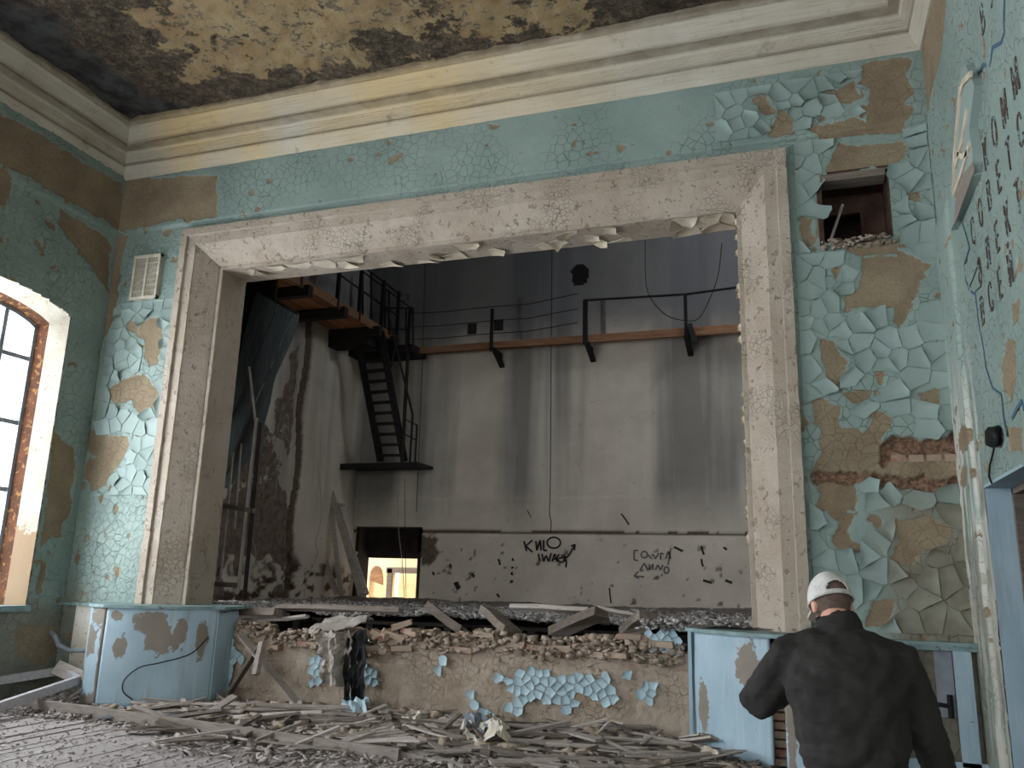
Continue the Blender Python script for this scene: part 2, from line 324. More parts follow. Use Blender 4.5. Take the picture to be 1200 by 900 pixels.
class MB:
    def __init__(s): s.v = []; s.f = []; s.m = []
    def add(s, vs, fs, mi=0):
        k = len(s.v); s.v += [tuple(p) for p in vs]; s.f += [tuple(i+k for i in f) for f in fs]; s.m += [mi]*len(fs); return s
    def box(s, a, b, mi=0):
        (x0, y0, z0), (x1, y1, z1) = a, b
        x0, x1 = sorted((x0, x1)); y0, y1 = sorted((y0, y1)); z0, z1 = sorted((z0, z1))
        return s.add([(x0,y0,z0),(x1,y0,z0),(x1,y1,z0),(x0,y1,z0),(x0,y0,z1),(x1,y0,z1),(x1,y1,z1),(x0,y1,z1)],
                     [(0,3,2,1),(4,5,6,7),(0,1,5,4),(1,2,6,5),(2,3,7,6),(3,0,4,7)], mi)
    def beam(s, p, q, w, h, up=(0, 0, 1), mi=0, jit=0, segs=1):
        p = Vector(p); q = Vector(q); d = (q-p).normalized(); u = Vector(up)
        if abs(d.dot(u)) > .98: u = Vector((1, 0, 0))
        a = d.cross(u).normalized(); b = a.cross(d).normalized(); vs = []
        for i in range(segs+1):
            c = p.lerp(q, i/segs)
            if 0 < i < segs and jit: c = c + b*random.uniform(-jit, jit) + a*random.uniform(-jit, jit)
            for sa, sb in ((-1,-1),(1,-1),(1,1),(-1,1)):
                e = d*random.uniform(-jit, jit)*1.5 if (i in (0, segs) and jit) else Vector()
                vs.append(c + a*sa*w/2 + b*sb*h/2 + e)
        fs = [(0, 1, 2, 3), tuple(4*segs+k for k in (3, 2, 1, 0))]
        for i in range(segs):
            for k in range(4): fs.append((4*i+k, 4*i+4+k, 4*i+4+(k+1) % 4, 4*i+(k+1) % 4))
        return s.add(vs, fs, mi)
    def tube(s, pts, r, n=6, mi=0, ry=None, side=None):
        pts = [Vector(p) for p in pts]; N = len(pts); rs = r if hasattr(r, '__len__') else [r]*N
        rys = (ry if hasattr(ry, '__len__') else [ry]*N) if ry is not None else rs
        vs = []; a = None
        for i in range(N):
            d = (pts[min(i+1, N-1)]-pts[max(i-1, 0)]).normalized()
            if side is not None: a = (Vector(side)-d*d.dot(Vector(side))).normalized()
            elif a is None: a = d.cross(Vector((0, 0, 1)) if abs(d.z) < .9 else Vector((1, 0, 0))).normalized()
            else: a = (a-d*a.dot(d)).normalized()
            b = d.cross(a)
            for k in range(n):
                t = 2*math.pi*k/n; vs.append(pts[i] + a*math.cos(t)*rs[i] + b*math.sin(t)*rys[i])
        fs = [tuple(range(n))[::-1], tuple((N-1)*n+k for k in range(n))]
        for i in range(N-1):
            for k in range(n): fs.append((i*n+k, i*n+(k+1) % n, (i+1)*n+(k+1) % n, (i+1)*n+k))
        return s.add(vs, fs, mi)
    def ell(s, c, r, rot=None, nu=16, nv=10, mi=0):
        vs = []; c = Vector(c); R = rot or Matrix.Identity(3)
        for j in range(nv+1):
            ph = math.pi*j/nv
            for i in range(nu):
                th = 2*math.pi*i/nu; vs.append(c + R @ Vector((r[0]*math.sin(ph)*math.cos(th), r[1]*math.sin(ph)*math.sin(th), r[2]*math.cos(ph))))
        fs = []
        for j in range(nv):
            for i in range(nu): fs.append((j*nu+i, (j+1)*nu+i, (j+1)*nu+(i+1) % nu, j*nu+(i+1) % nu))
        return s.add(vs, fs, mi)
    def prism(s, poly, d, mi=0):
        """poly: 3D points of a planar outline, d: extrusion vector"""
        n = len(poly); P = [Vector(p) for p in poly]; d = Vector(d)
        return s.add(P + [p+d for p in P], [tuple(range(n))[::-1], tuple(range(n, 2*n))] + [(i, (i+1) % n, n+(i+1) % n, n+i) for i in range(n)], mi)
    def mesh(s, name, mats, smooth=False):
        me = bpy.data.meshes.new(name); me.from_pydata(s.v, [], s.f)
        for m in (mats if isinstance(mats, (list, tuple)) else [mats]): me.materials.append(m)
        if any(s.m): me.polygons.foreach_set('material_index', s.m)
        if smooth: me.polygons.foreach_set('use_smooth', [True]*len(s.f))
        me.update(); return me
    def build(s, name, mats, parent=None, smooth=False):
        o = link(name, s.mesh(name, mats, smooth), parent); return o
def recalc(o):
    b = bmesh.new(); b.from_mesh(o.data); bmesh.ops.recalc_face_normals(b, faces=b.faces); b.to_mesh(o.data); b.free(); return o
def struct(o): o['kind'] = 'structure'; return o

def relief(name, axis, c, u0, u1, v0, v1, step, fn, mat, parent=None, smooth=True):
    """height field wall. fn(U,V)-> dict(h=, keep=bool over vertices, attrs...)"""
    nu = int(round((u1-u0)/step))+1; nv = int(round((v1-v0)/step))+1
    U, V = np.meshgrid(np.linspace(u0, u1, nu), np.linspace(v0, v1, nv), indexing='ij')
    r = fn(U, V); H = r.pop('h'); K = r.pop('keep', np.ones(U.shape, bool))
    C = np.full(U.shape, float(c))
    P = {'Y-': (U, C-H, V), 'X+': (C+H, U, V), 'X-': (C-H, U, V), 'Z-': (U, V, C-H), 'Z+': (U, V, C+H)}[axis]
    idx = np.arange(nu*nv).reshape(nu, nv)
    kc = K[:-1, :-1] & K[1:, :-1] & K[1:, 1:] & K[:-1, 1:]
    q = np.stack([idx[:-1, :-1], idx[1:, :-1], idx[1:, 1:], idx[:-1, 1:]], -1)[kc]
    if axis in ('X-', 'Z-'): q = q[:, ::-1]
    used = np.unique(q); rm = np.full(nu*nv, -1); rm[used] = np.arange(len(used)); q = rm[q]
    co = np.stack([p.ravel() for p in P], -1)[used]
    me = bpy.data.meshes.new(name); me.vertices.add(len(co)); me.vertices.foreach_set('co', co.ravel())
    me.loops.add(q.size); me.loops.foreach_set('vertex_index', q.ravel().astype(np.int32))
    me.polygons.add(len(q)); me.polygons.foreach_set('loop_start', np.arange(0, q.size, 4, dtype=np.int32))
    me.polygons.foreach_set('loop_total', np.full(len(q), 4, np.int32))
    me.update(calc_edges=True); me.polygons.foreach_set('use_smooth', np.ones(len(q), bool))
    for k, a in r.items():
        at = me.attributes.new(k, 'FLOAT', 'POINT'); at.data.foreach_set('value', np.broadcast_to(a, U.shape).ravel()[used].astype(np.float32))
    me.materials.append(mat); return link(name, me, parent)

def rubble(name, P, size, mat, parent=None, flat=.6, seed=1, long=1.6):
    """P (N,3) centres on the ground, size (N,), irregular 8-vertex chunks joined into one uncountable heap"""
    r = np.random.default_rng(seed); N = len(P)
    base = np.array([(-1,-1,-1),(1,-1,-1),(1,1,-1),(-1,1,-1),(-1,-1,1),(1,-1,1),(1,1,1),(-1,1,1)], float)*.5
    v = base[None]*(1+r.uniform(-.45, .3, (N, 8, 3)))
    v *= np.stack([r.uniform(.7, long, N), r.uniform(.6, 1.1, N), r.uniform(.3, 1, N)*flat], -1)[:, None]*np.asarray(size)[:, None, None]
    a, b = r.uniform(0, 2*np.pi, N), r.uniform(-.5, .5, N)
    x = v[..., 0]*np.cos(b)[:, None]-v[..., 2]*np.sin(b)[:, None]; z = v[..., 0]*np.sin(b)[:, None]+v[..., 2]*np.cos(b)[:, None]; y = v[..., 1]
    X = x*np.cos(a)[:, None]-y*np.sin(a)[:, None]; Y = x*np.sin(a)[:, None]+y*np.cos(a)[:, None]
    co = np.stack([X, Y, z], -1)+P[:, None]
    F = np.array([(0,3,2,1),(4,5,6,7),(0,1,5,4),(1,2,6,5),(2,3,7,6),(3,0,4,7)])
    q = (F[None]+8*np.arange(N)[:, None, None]).reshape(-1, 4)
    me = bpy.data.meshes.new(name); me.vertices.add(8*N); me.vertices.foreach_set('co', co.ravel())
    me.loops.add(q.size); me.loops.foreach_set('vertex_index', q.ravel().astype(np.int32))
    me.polygons.add(len(q)); me.polygons.foreach_set('loop_start', np.arange(0, q.size, 4, dtype=np.int32)); me.polygons.foreach_set('loop_total', np.full(len(q), 4, np.int32))
    me.update(calc_edges=True); me.materials.append(mat)
    o = link(name, me, parent); o['kind'] = 'stuff'; return o

def clip_poly(poly, n, c):
    out = []
    for i in range(len(poly)):
        a, b = poly[i-1], poly[i]; da, db = a@n-c, b@n-c
        if (da <= 0) != (db <= 0): out.append(a+(b-a)*(da/(da-db)))
        if db <= 0: out.append(b)
    return out
def cells(pts, box, jit=.012):
    """voronoi cells of 2D points, clipped to a box"""
    res = []
    for i, p in enumerate(pts):
        poly = [np.array(c, float) for c in ((box[0], box[2]), (box[1], box[2]), (box[1], box[3]), (box[0], box[3]))]
        d = np.hypot(*(pts-p).T); o = np.argsort(d)[1:22]
        for j in o:
            n = pts[j]-p; poly = clip_poly(poly, n, (pts[j]+p)@n/2)
            if len(poly) < 3: break
        if len(poly) >= 3: res.append((p, poly))
    return res
def flake_mesh(poly, ctr, to3, lift=(.003, .022), shrink=.985, thick=.003, dirt=None, mat=None, seed=0):
    """a cupped paint flake: centre stuck to the wall, rim curling off it. to3(u,v,h) -> world"""
    r = random.Random(seed); P = []
    n = len(poly)
    for i in range(n):
        a, b = poly[i], poly[(i+1) % n]; L = np.hypot(*(b-a)); k = 2 if L > .07 else 1
        for j in range(k):
            q = a+(b-a)*(j/k); q = ctr+(q-ctr)*shrink*(1-(r.uniform(0, .10) if j else r.uniform(0, .04))); P.append(q)
    n = len(P)
    dir_ = r.uniform(0, 6.28); base = .003
    def lf(q):
        t = math.atan2(q[1]-ctr[1], q[0]-ctr[0]); return lift[0]+(lift[1]-lift[0])*max(0, math.cos(t-dir_))**1.5*r.uniform(.7, 1.1)+r.uniform(0, .004)
    vs = [to3(ctr[0], ctr[1], base)]
    mid = [ctr+(q-ctr)*.72 for q in P]; L = [lf(q) for q in P]
    vs += [to3(q[0], q[1], base+.20*l) for q, l in zip(mid, L)]
    vs += [to3(q[0], q[1], base+l) for q, l in zip(P, L)]
    vs += vs[-n:]
    vs += [to3(q[0]*.985+ctr[0]*.015, q[1]*.985+ctr[1]*.015, base+l-thick-.004) for q, l in zip(P, L)]
    fs = []
    for i in range(n):
        j = (i+1) % n
        fs += [(0, 1+i, 1+j), (1+i, 1+n+i, 1+n+j, 1+j), (1+2*n+i, 1+3*n+i, 1+3*n+j, 1+2*n+j)]
    me = bpy.data.meshes.new('paint_flake'); me.from_pydata(vs, [], fs); me.materials.append(mat or M['paint']); me.polygons.foreach_set('use_smooth', [k % 3 < 2 for k in range(len(fs))])
    if dirt is not None:
        at = me.attributes.new('dirt', 'FLOAT', 'POINT'); at.data.foreach_set('value', [float(dirt)]*len(vs))
    me.update(); return me
def poisson(box, n, dmin, seed, accept=None):
    r = np.random.default_rng(seed); out = []
    for _ in range(n*30):
        p = np.array([r.uniform(box[0], box[1]), r.uniform(box[2], box[3])])
        if accept is not None and not accept(p): continue
        if all(np.hypot(*(p-q)) > dmin for q in out): out.append(p)
        if len(out) >= n: break
    return np.array(out)

# ============================================================ THE ROOM
XL, XR, YF, YB, ZC = -9.55, 1.48, 9.0, -8.0, 8.05
FX0, FX1, FZ1 = -8.26, .02, 6.41           # outer edges of the stage frame
def pxY(poly, y=YF): return [(on_y(a, b, y).x, on_y(a, b, y).z) for a, b in poly]
def pxX(poly, x): return [(on_x(a, b, x).y, on_x(a, b, x).z) for a, b in poly]
BARE_F = [pxY(p) for p in [
    [(1012,78),(1030,74),(1065,72),(1070,78),(1062,90),(1070,105),(1068,115),(1058,125),(1072,130),(1066,142),(1055,155),(960,164),(946,152),(975,148),(1000,140),(1013,143),(1018,130),(1014,120),(1018,108),(1003,102),(1010,95)],
    [(878,118),(898,115),(902,122),(908,135),(900,138),(888,132)], [(900,163),(915,133),(928,138),(932,158),(910,165)], [(930,108),(955,96),(953,108),(935,114)],
    [(968,113),(1000,100),(1012,118),(996,126),(985,122)], [(903,100),(915,105),(912,110)],
    [(968,200),(983,168),(1000,172),(1050,166),(1062,172),(1058,185),(1045,193),(970,205)], [(958,205),(964,205),(967,280),(956,275)],
    [(940,255),(950,258),(955,285),(945,290),(938,280)], [(1062,215),(1075,222),(1076,236),(1065,232)],
    [(968,280),(1050,283),(1062,300),(1008,300)],
    [(1008,300),(1068,300),(1090,310),(1080,330),(1065,365),(1052,385),(1048,360),(1030,362),(1010,358),(990,365),(988,350),(1005,335),(1010,318)],
    [(960,395),(978,398),(995,425),(985,455),(970,445),(962,425)], [(1020,455),(1008,460),(990,462),(1000,470),(1012,475)],
    [(1025,435),(1035,432),(1037,450),(1028,452)], [(1070,458),(1098,458),(1100,475),(1080,472)], [(1005,367),(1013,366),(1016,376),(1008,378)], [(975,318),(985,310),(980,328)],
    [(950,470),(960,465),(985,478),(985,495),(988,500),(1012,508),(1020,492),(1010,485),(1030,482),(1045,492),(1045,500),(1035,515),(1070,512),(1090,518),(1135,512),(1140,530),(1140,570),(1100,568),(1080,565),(1050,565),(1005,562),(1003,600),(955,600),(962,580),(955,560),(948,560),(960,530),(962,505)],
    [(960,600),(1005,600),(1003,610),(995,622),(1003,635),(1012,645),(985,650),(970,632),(980,625),(985,612),(975,605)],
    [(1017,602),(1030,600),(1035,615),(1028,620),(1017,610)],
    [(1048,608),(1070,610),(1090,605),(1115,620),(1112,632),(1098,642),(1078,650),(1070,665),(1045,658),(1045,640),(1053,635),(1048,620)],
    [(1018,712),(1025,703),(1045,702),(1045,735),(1015,735)],
    [(138,212),(258,208),(258,255),(222,262),(215,258),(150,272),(134,270)], [(118,268),(150,277),(142,310),(138,350),(128,390),(118,400),(112,330)],
    [(168,378),(178,372),(190,372),(192,400),(185,425),(175,430),(168,420),(170,400),(160,390)], [(150,375),(165,378),(160,390),(150,385)],
    [(130,455),(155,440),(170,440),(188,460),(180,478),(168,488),(160,480),(155,470),(135,475),(127,465)],
    [(100,500),(115,505),(130,512),(150,510),(152,520),(140,545),(128,560),(125,570),(108,575),(98,560),(103,540),(115,535),(98,525)],
    [(133,660),(142,665),(140,678),(134,678)], [(458,189),(474,182),(474,187),(460,194)], [(577,150),(587,150),(584,155),(578,154)]]]
BRICK_F = [pxY(p) for p in [[(1040,512),(1070,514),(1095,516),(1140,500),(1142,528),(1100,532),(1072,534),(1048,528),(1036,545),(1030,520)],
                            [(950,555),(985,552),(1040,558),(1140,562),(1140,575),(1060,572),(1000,566),(955,568)]]]
HOLE = (.37, 1.04, 5.26, 6.04)
def front_fn(U, V):
    b = np.full(U.shape, -.12); nz = (fbm(U*9, V*9, 4)-.5)*.09
    for p in BARE_F: b = np.maximum(b, sdpoly(U, V, p))
    b = b+nz*(b > -.1)
    left = sst(U, -7.9, -8.3); crk = left*.8+.75*sst(U, -.1, .2)*sst(V, 6.6, 6.2)
    crk = np.maximum(crk, .3*sst(U, -5.5, -7.5))
    crk = crk*(1-((U > .03) & (V > 1.2) & (V < 6.5)))*(1-((U < -8.25) & (V > 2.6) & (V < 5.4)))*(1-((U > -.8) & (U < 1.25) & (V > 6.55)))
    # scattered small chips
    ch = fbm(U*7+9, V*7, 4)-.76+.06*crk
    b = np.maximum(b, ch*.3)
    f1, f2, cid = vor(U*8, V*8, 5); e = f2-f1
    pnt = 1-sst(b, -.006, .006)
    h = pnt*(.009+crk*(.014*np.clip(f1, 0, 1)**2+.006*cid)*sst(e, 0, .10))
    h = h-.010*crk*pnt*(1-sst(e, .02, .07))
    br = np.full(U.shape, -.12)
    for p in BRICK_F: br = np.maximum(br, sdpoly(U, V, p))
    br = br+(fbm(U*14, V*14, 4)-.5)*.12*(br > -.11); bm = sst(br, -.01, .015)
    h = h+(fbm(U*3, V*3, 3)-.5)*.012+(fbm(U*22, V*22, 3)-.5)*.006*(1-pnt)
    h = h-bm*(.03+.05*fbm(U*12, V*20, 3))
    h = h+.055*sst(V, 6.515, 6.53)             # frieze stands proud of the panels
    keep = ~((U > FX0+.03) & (U < FX1-.03) & (V < FZ1-.03)) & ~((U > HOLE[0]) & (U < HOLE[1]) & (V > HOLE[2]) & (V < HOLE[3]))
    dirt = sst(U, .55, .95)*sst(V+(fbm(U*2, V*2, 3)-.5)*1.2, 2.75, 2.2)*.9
    dirt = np.maximum(dirt, .6*sst(U, -8.9, -9.3)*sst(V, 1.6, 1.2))
    return dict(h=h, keep=keep, bare=b, dirt=dirt, brick=bm)
wf = struct(relief('wall_front', 'Y-', YF, XL-.02, XR+.02, 0, 7.5, .0155, front_fn, M['wall']))
# curling flakes on both panels, one object each
def flakes_on_front(box, n, dmin, seed, extra=None, mat=None):
    pts = poisson(box, n, dmin, seed, extra); cs = cells(pts, box); k = 0
    for i, (p, poly) in enumerate(cs):
        A = np.array(poly+[p]); u, v = A[:, 0], A[:, 1]
        b = np.full(u.shape, -.12)
        for q in BARE_F: b = np.maximum(b, sdpoly(u, v, q))
        if (HOLE[0]-.08 < p[0] < HOLE[1]+.08) and (HOLE[2]-.08 < p[1] < HOLE[3]+.08): continue
        if b[-1] > -.01 or (b[:-1] > .01).sum() > len(poly)*.4: continue
        if max(np.hypot(*(np.array(poly)-p).T)) > dmin*2.6: continue
        poly2 = [q if bb < .01 else p+(q-p)*.6 for q, bb in zip(poly, b[:-1])]
        near = b[-1] > -.1
        front = .055 if p[1] > 6.52 else 0
        dd = float(sst(np.array(p[0]), .55, .95)*sst(np.array(p[1]), 2.7, 2.3)*.9)
        me = flake_mesh(poly2, p, lambda a, c, h: (a, YF-.012-front-h, c), (.003, .050 if near else (.030 if i % 3 == 0 else .012)), .985, dirt=dd, seed=seed*1000+i, mat=mat)
        o = link('paint_flake', me, wf); k += 1
    return k
flakes_on_front((.06, 1.46, 1.22, 5.15), 140, .13, 11)
flakes_on_front((.10, 1.46, 5.15, 6.5), 50, .11, 12)
flakes_on_front((-9.45, -8.3, 2.6, 5.4), 90, .11, 13)
flakes_on_front((-.75, 1.2, 6.6, 7.25), 42, .12, 14)
# bricks showing in the chased groove of the right panel
for k in range(5):
    x = .86+k*.16; mb = MB().box((x, YF-.005, 2.86+.01*random.random()), (x+.13, YF+.09, 2.93))
    mb.build('brick', M['brick'], wf)
for k in range(9):
    x = .2+k*.14; mb = MB().box((x, YF+.005, 2.46+.012*random.random()), (x+.12, YF+.09, 2.53)); mb.build('brick', M['brick'], wf)
# masonry behind the front wall surface (thickness)
mb = MB(); mb.box((XL-.4, YF+.12, 0), (FX0+.05, 9.7, 12)); mb.box((FX1-.05, YF+.12, 0), (HOLE[0]-.02, 9.7, 12)); mb.box((HOLE[1]+.02, YF+.12, 0), (XR+.4, 9.7, 12))
mb.box((HOLE[0]-.02, YF+.12, 0), (HOLE[1]+.02, 9.7, HOLE[2]-.02)); mb.box((HOLE[0]-.02, YF+.12, HOLE[3]+.02), (HOLE[1]+.02, 9.7, 12)); mb.box((FX0+.05, YF+.12, FZ1-.02), (FX1-.05, 9.7, 12))
struct(mb.build('wall_front_masonry', M['stage_wall']))
# square hole high in the right panel
x0, x1, z0, z1 = HOLE; D = .62
mb = MB(); mb.box((x0-.05, YF-.012, z0-.05), (x0, YF+D, z1+.05)); mb.box((x1, YF+.0, z0-.05), (x1+.05, YF+D, z1+.05)); mb.box((x0, YF-.005, z1), (x1, YF+D, z1+.05)); mb.box((x0, YF, z0-.06), (x1, YF+D, z0))
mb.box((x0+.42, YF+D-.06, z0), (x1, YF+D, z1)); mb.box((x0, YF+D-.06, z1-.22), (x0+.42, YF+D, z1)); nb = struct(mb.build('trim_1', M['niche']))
mb = MB().box((x0-.1, YF+.95, z0-.2), (x1+.1, YF+1.0, z1+.2)).box((x0-.1, YF+D, z0-.1), (x1, YF+.95, z0-.05)).box((x0-.1, YF+D, z1), (x1, YF+.95, z1+.1)).box((x0-.1, YF+D, z0-.1), (x0-.05, YF+.95, z1)).box((x1-.05, YF+D, z0-.1), (x1, YF+.95, z1)); struct(mb.build('wall_front_light_stop', M['darkroom'])); nb['kind'] = 'structure'  # added box, coloured dark, keeps stage light out of the hole
lin = MB().box((x0-.01, YF-.03, z1-.07), (x1-.02, YF+.2, z1+.01)); struct(lin.build('trim_2', M['beam']))
t = MB()
for k in range(7): t.beam((x0+.18+k*.045, YF-.10-.01*k, z0-.10+.012*k), (x0+.30+k*.03, YF+.12, z0+.03), .03, .015, jit=.006)
tag(t.build('splintered_lath_bundle', M['pale_lath']), 'splintered pale laths sticking out over the sill of the square wall hole', 'laths')
t = MB().beam((x0+.05, YF+.05, z0+.01), (x0+.22, YF+.2, z0+.52), .025, .02, jit=.004); t.build('wooden_stick', M['pale_lath'])
tag(bpy.data.objects['wooden_stick'], 'thin pale stick leaning up inside the square wall hole', 'stick')
P = np.column_stack([RNG.uniform(x0-.02, x1+.03, 130), RNG.uniform(YF-.07, YF+.05, 130), z0+RNG.uniform(-.09, .02, 130)])
rb = rubble('mortar_crumbs', P, RNG.uniform(.02, .07, 130), M['mud'], wf, seed=4)

# ---- proscenium frame: stepped band, splay, strip and reveal swept round the opening
PROF = [(0, 0), (0, .11), (.105, .11), (.115, .075), (.245, .075), (.255, .06), (.51, -.15), (.52, -.165), (.57, -.165), (.575, -.18), (.575, -.70)]
def swept(prof, x0, x1, z1, zb, base):
    """sweep up left side, across, down right side; prof (inset, proud)"""
    vs = []; n = len(prof)
    for st in range(4):
        for s, d in prof:
            x = x0+s if st < 2 else x1-s; z = zb if st in (0, 3) else z1-s
            vs.append((x, base-d, z))
    fs = []
    for st in range(3):
        for k in range(n-1): fs.append((st*n+k, st*n+k+1, (st+1)*n+k+1, (st+1)*n+k))
    return vs, fs
v, f = swept(PROF, FX0, FX1, FZ1, 1.16, YF); fr = MB().add(v, f)
fr = recalc(fr.build('trim_3', M['cream'])); struct(fr)
b = bmesh.new(); b.from_mesh(fr.data); bmesh.ops.subdivide_edges(b, edges=[e for e in b.edges if e.calc_length() > 1], cuts=60, use_grid_fill=True)
for vv in b.verts:
    q = vv.co*7; vv.co += Vector((mnoise.noise(q), mnoise.noise(q+Vector((9, 0, 0))), mnoise.noise(q+Vector((0, 9, 0)))))*.006
b.to_mesh(fr.data); b.free()
# peeling paint hanging from the soffit, and ragged chips down the right inner edge
ZS = FZ1-.575
bx = (FX0+.62, FX1-.6, YF+.2, YF+.68); pts = poisson(bx, 64, .15, 21)
for i, (p, poly) in enumerate(cells(pts, bx)):
    if random.random() < .38 or max(np.hypot(*(np.array(poly)-p).T)) > .4: continue
    me = flake_mesh(poly, p, lambda a, c, h: (a, c, ZS-.002-h), (.004, .085 if random.random() < .4 else .035), .95, mat=M['creamflake'], seed=i+500)
    link('paint_flake', me, fr)
for i in range(26):
    z = random.uniform(1.4, 5.7); s = random.uniform(.03, .09); xe = FX1-.575
    mb = MB().add([(xe+.01, YF+.18, z), (xe-s*.5, YF+.2, z+s*.3), (xe-s*.35, YF+.21, z+s), (xe+.01, YF+.18, z+s*1.3), (xe-s*.2, YF+.23, z+s*.5)], [(0, 1, 4), (1, 2, 4), (2, 3, 4), (3, 0, 4)])
    mb.build('paint_flake', M['creamflake'], fr)

# ---- cornice round the hall
CP = [(0, 7.37), (.02, 7.37), (.035, 7.39), (.125, 7.515), (.125, 7.54), (.095, 7.55), (.095, 7.57), (.15, 7.575), (.15, 7.60), (.165, 7.602), (.165, 7.625), (.18, 7.627), (.18, 7.65), (.195, 7.652), (.195, 7.675), (.21, 7.68), (.225, 7.70), (.235, 7.715), (.345, 7.72), (.345, 7.745), (.315, 7.755), (.315, 7.78), (.35, 7.80), (.38, 7.86), (.42, 7.92), (.47, 7.955), (.47, 7.975), (.50, 7.98), (.53, 8.0), (.53, 8.07)]
vs = []; fs = []; n = len(CP)
yw = YF-.055
for cx, cy, sx, sy in ((XL, yw, 1, -1), (XR, yw, -1, -1), (XR, YB, -1, 1), (XL, YB, 1, 1)):
    for d, z in CP: vs.append((cx+sx*d, cy+sy*d, z))
for c in range(4):
    for k in range(n-1): a = c*n+k; bq = ((c+1) % 4)*n+k; fs.append((a, bq, bq+1, a+1))
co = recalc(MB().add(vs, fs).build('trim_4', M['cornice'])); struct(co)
b = bmesh.new(); b.from_mesh(co.data); bmesh.ops.subdivide_edges(b, edges=[e for e in b.edges if e.calc_length() > 5], cuts=90, use_grid_fill=True)
for vv in b.verts:
    q = vv.co*6; vv.co += Vector((mnoise.noise(q), mnoise.noise(q+Vector((9, 0, 0))), mnoise.noise(q+Vector((0, 9, 0)))))*.0035
b.to_mesh(co.data); b.free()
# ---- ceiling
YEL = [[(200,0),(150,-60),(500,-80),(700,-20),(700,18),(560,45),(480,40),(400,70),(300,80),(250,88),(225,85),(205,60),(190,45),(165,20)]]
def ceil_fn(U, V):
    poly = [(on_z(a, b, ZC).x, on_z(a, b, ZC).y) for a, b in YEL[0]]
    y = sdpoly(U, V, poly, 1.2); y = np.clip(y*.8+.02, -.75, .30)
    far = sst(U, -2.5, -1.5)*.3
    edge = np.minimum(U-XL, YF-V)
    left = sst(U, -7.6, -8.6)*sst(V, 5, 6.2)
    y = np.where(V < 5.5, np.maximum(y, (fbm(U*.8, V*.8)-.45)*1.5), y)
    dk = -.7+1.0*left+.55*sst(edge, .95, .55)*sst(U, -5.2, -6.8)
    h = (fbm(U*1.5, V*1.5, 5)-.5)*.12+(fbm(U*7, V*7, 4)-.5)*.05-.02*sst(y+(fbm(U*3, V*3)-.5), 0, .05)
    return dict(h=h, yellow=y, dark=dk)
struct(relief('ceiling', 'Z-', ZC, XL, XR, 3, YF, .04, ceil_fn, M['ceiling']))
struct(relief('ceiling_rear', 'Z-', ZC, XL, XR, YB, 3, .25, ceil_fn, M['ceiling'])); bpy.data.objects['ceiling_rear'].name = 'ceiling_back'

# ---- left wall with arched windows
WD, ZS0, ZSP, ZCR = .42, 1.12, 4.92, 5.24      # sill, springing, crown
def win_top(Y, a, b):
    t = (Y-(a+b)/2)/((b-a)/2); return ZSP+(ZCR-ZSP)*np.sqrt(np.clip(1-(t*.93)**2, 0, 1))-.02
BARE_L = [pxX(p, XL) for p in [
    [(-20,120),(0,135),(30,150),(85,185),(100,195),(139,215),(140,268),(128,265),(60,225),(0,195),(-40,175)],
    [(70,245),(100,262),(130,285),(128,345),(105,310),(85,285),(70,262)],
    [(62,505),(72,515),(85,525),(88,560),(83,570),(82,600),(75,612),(70,628),(62,628),(48,640),(55,580)],
    [(15,740),(25,730),(65,735),(70,760),(50,780),(20,770)], [(40,690),(48,655),(54,660),(48,700)], [(0,190),(14,215),(5,250),(-10,220)]]]
def left_fn(U, V):
    b = np.full(U.shape, -.12)
    for p in BARE_L: b = np.maximum(b, sdpoly(U, V, p))
    b = b+(fbm(U*8, V*8, 4)-.5)*.10*(b > -.11); b = np.maximum(b, (fbm(U*5+3, V*5, 4)-.76)*.3)
    f1, f2, cid = vor(U*9, V*9, 9); e = f2-f1; pnt = 1-sst(b, -.006, .006)
    crk = .85*sst(fbm(U*1.3, V*1.3, 3), .36, .50)
    h = pnt*(.009+crk*(.016*np.clip(f1, 0, 1)**2+.006*cid)*sst(e, 0, .1)) - .01*crk*pnt*(1-sst(e, .02, .07))+(fbm(U*3, V*3, 3)-.5)*.015
    h = h+.05*sst(V, 6.50, 6.53)
    keep = np.ones(U.shape, bool)
    for a, c in WINS: keep &= ~((U > a) & (U < c) & (V > ZS0) & (V < win_top(U, a, c)))
    return dict(h=h, keep=keep, bare=b, dirt=.75*sst(V+.3*fbm(U*2, V*2), 1.45, 1.15), brick=0*U)
wl = struct(relief('wall_left', 'X+', XL, 4.6, YF, 0, 7.5, .02, left_fn, M['wall']))
wl2 = struct(relief('wall_left_rear', 'X+', XL, YB, 4.6, 0, 7.5, .06, left_fn, M['wall']))
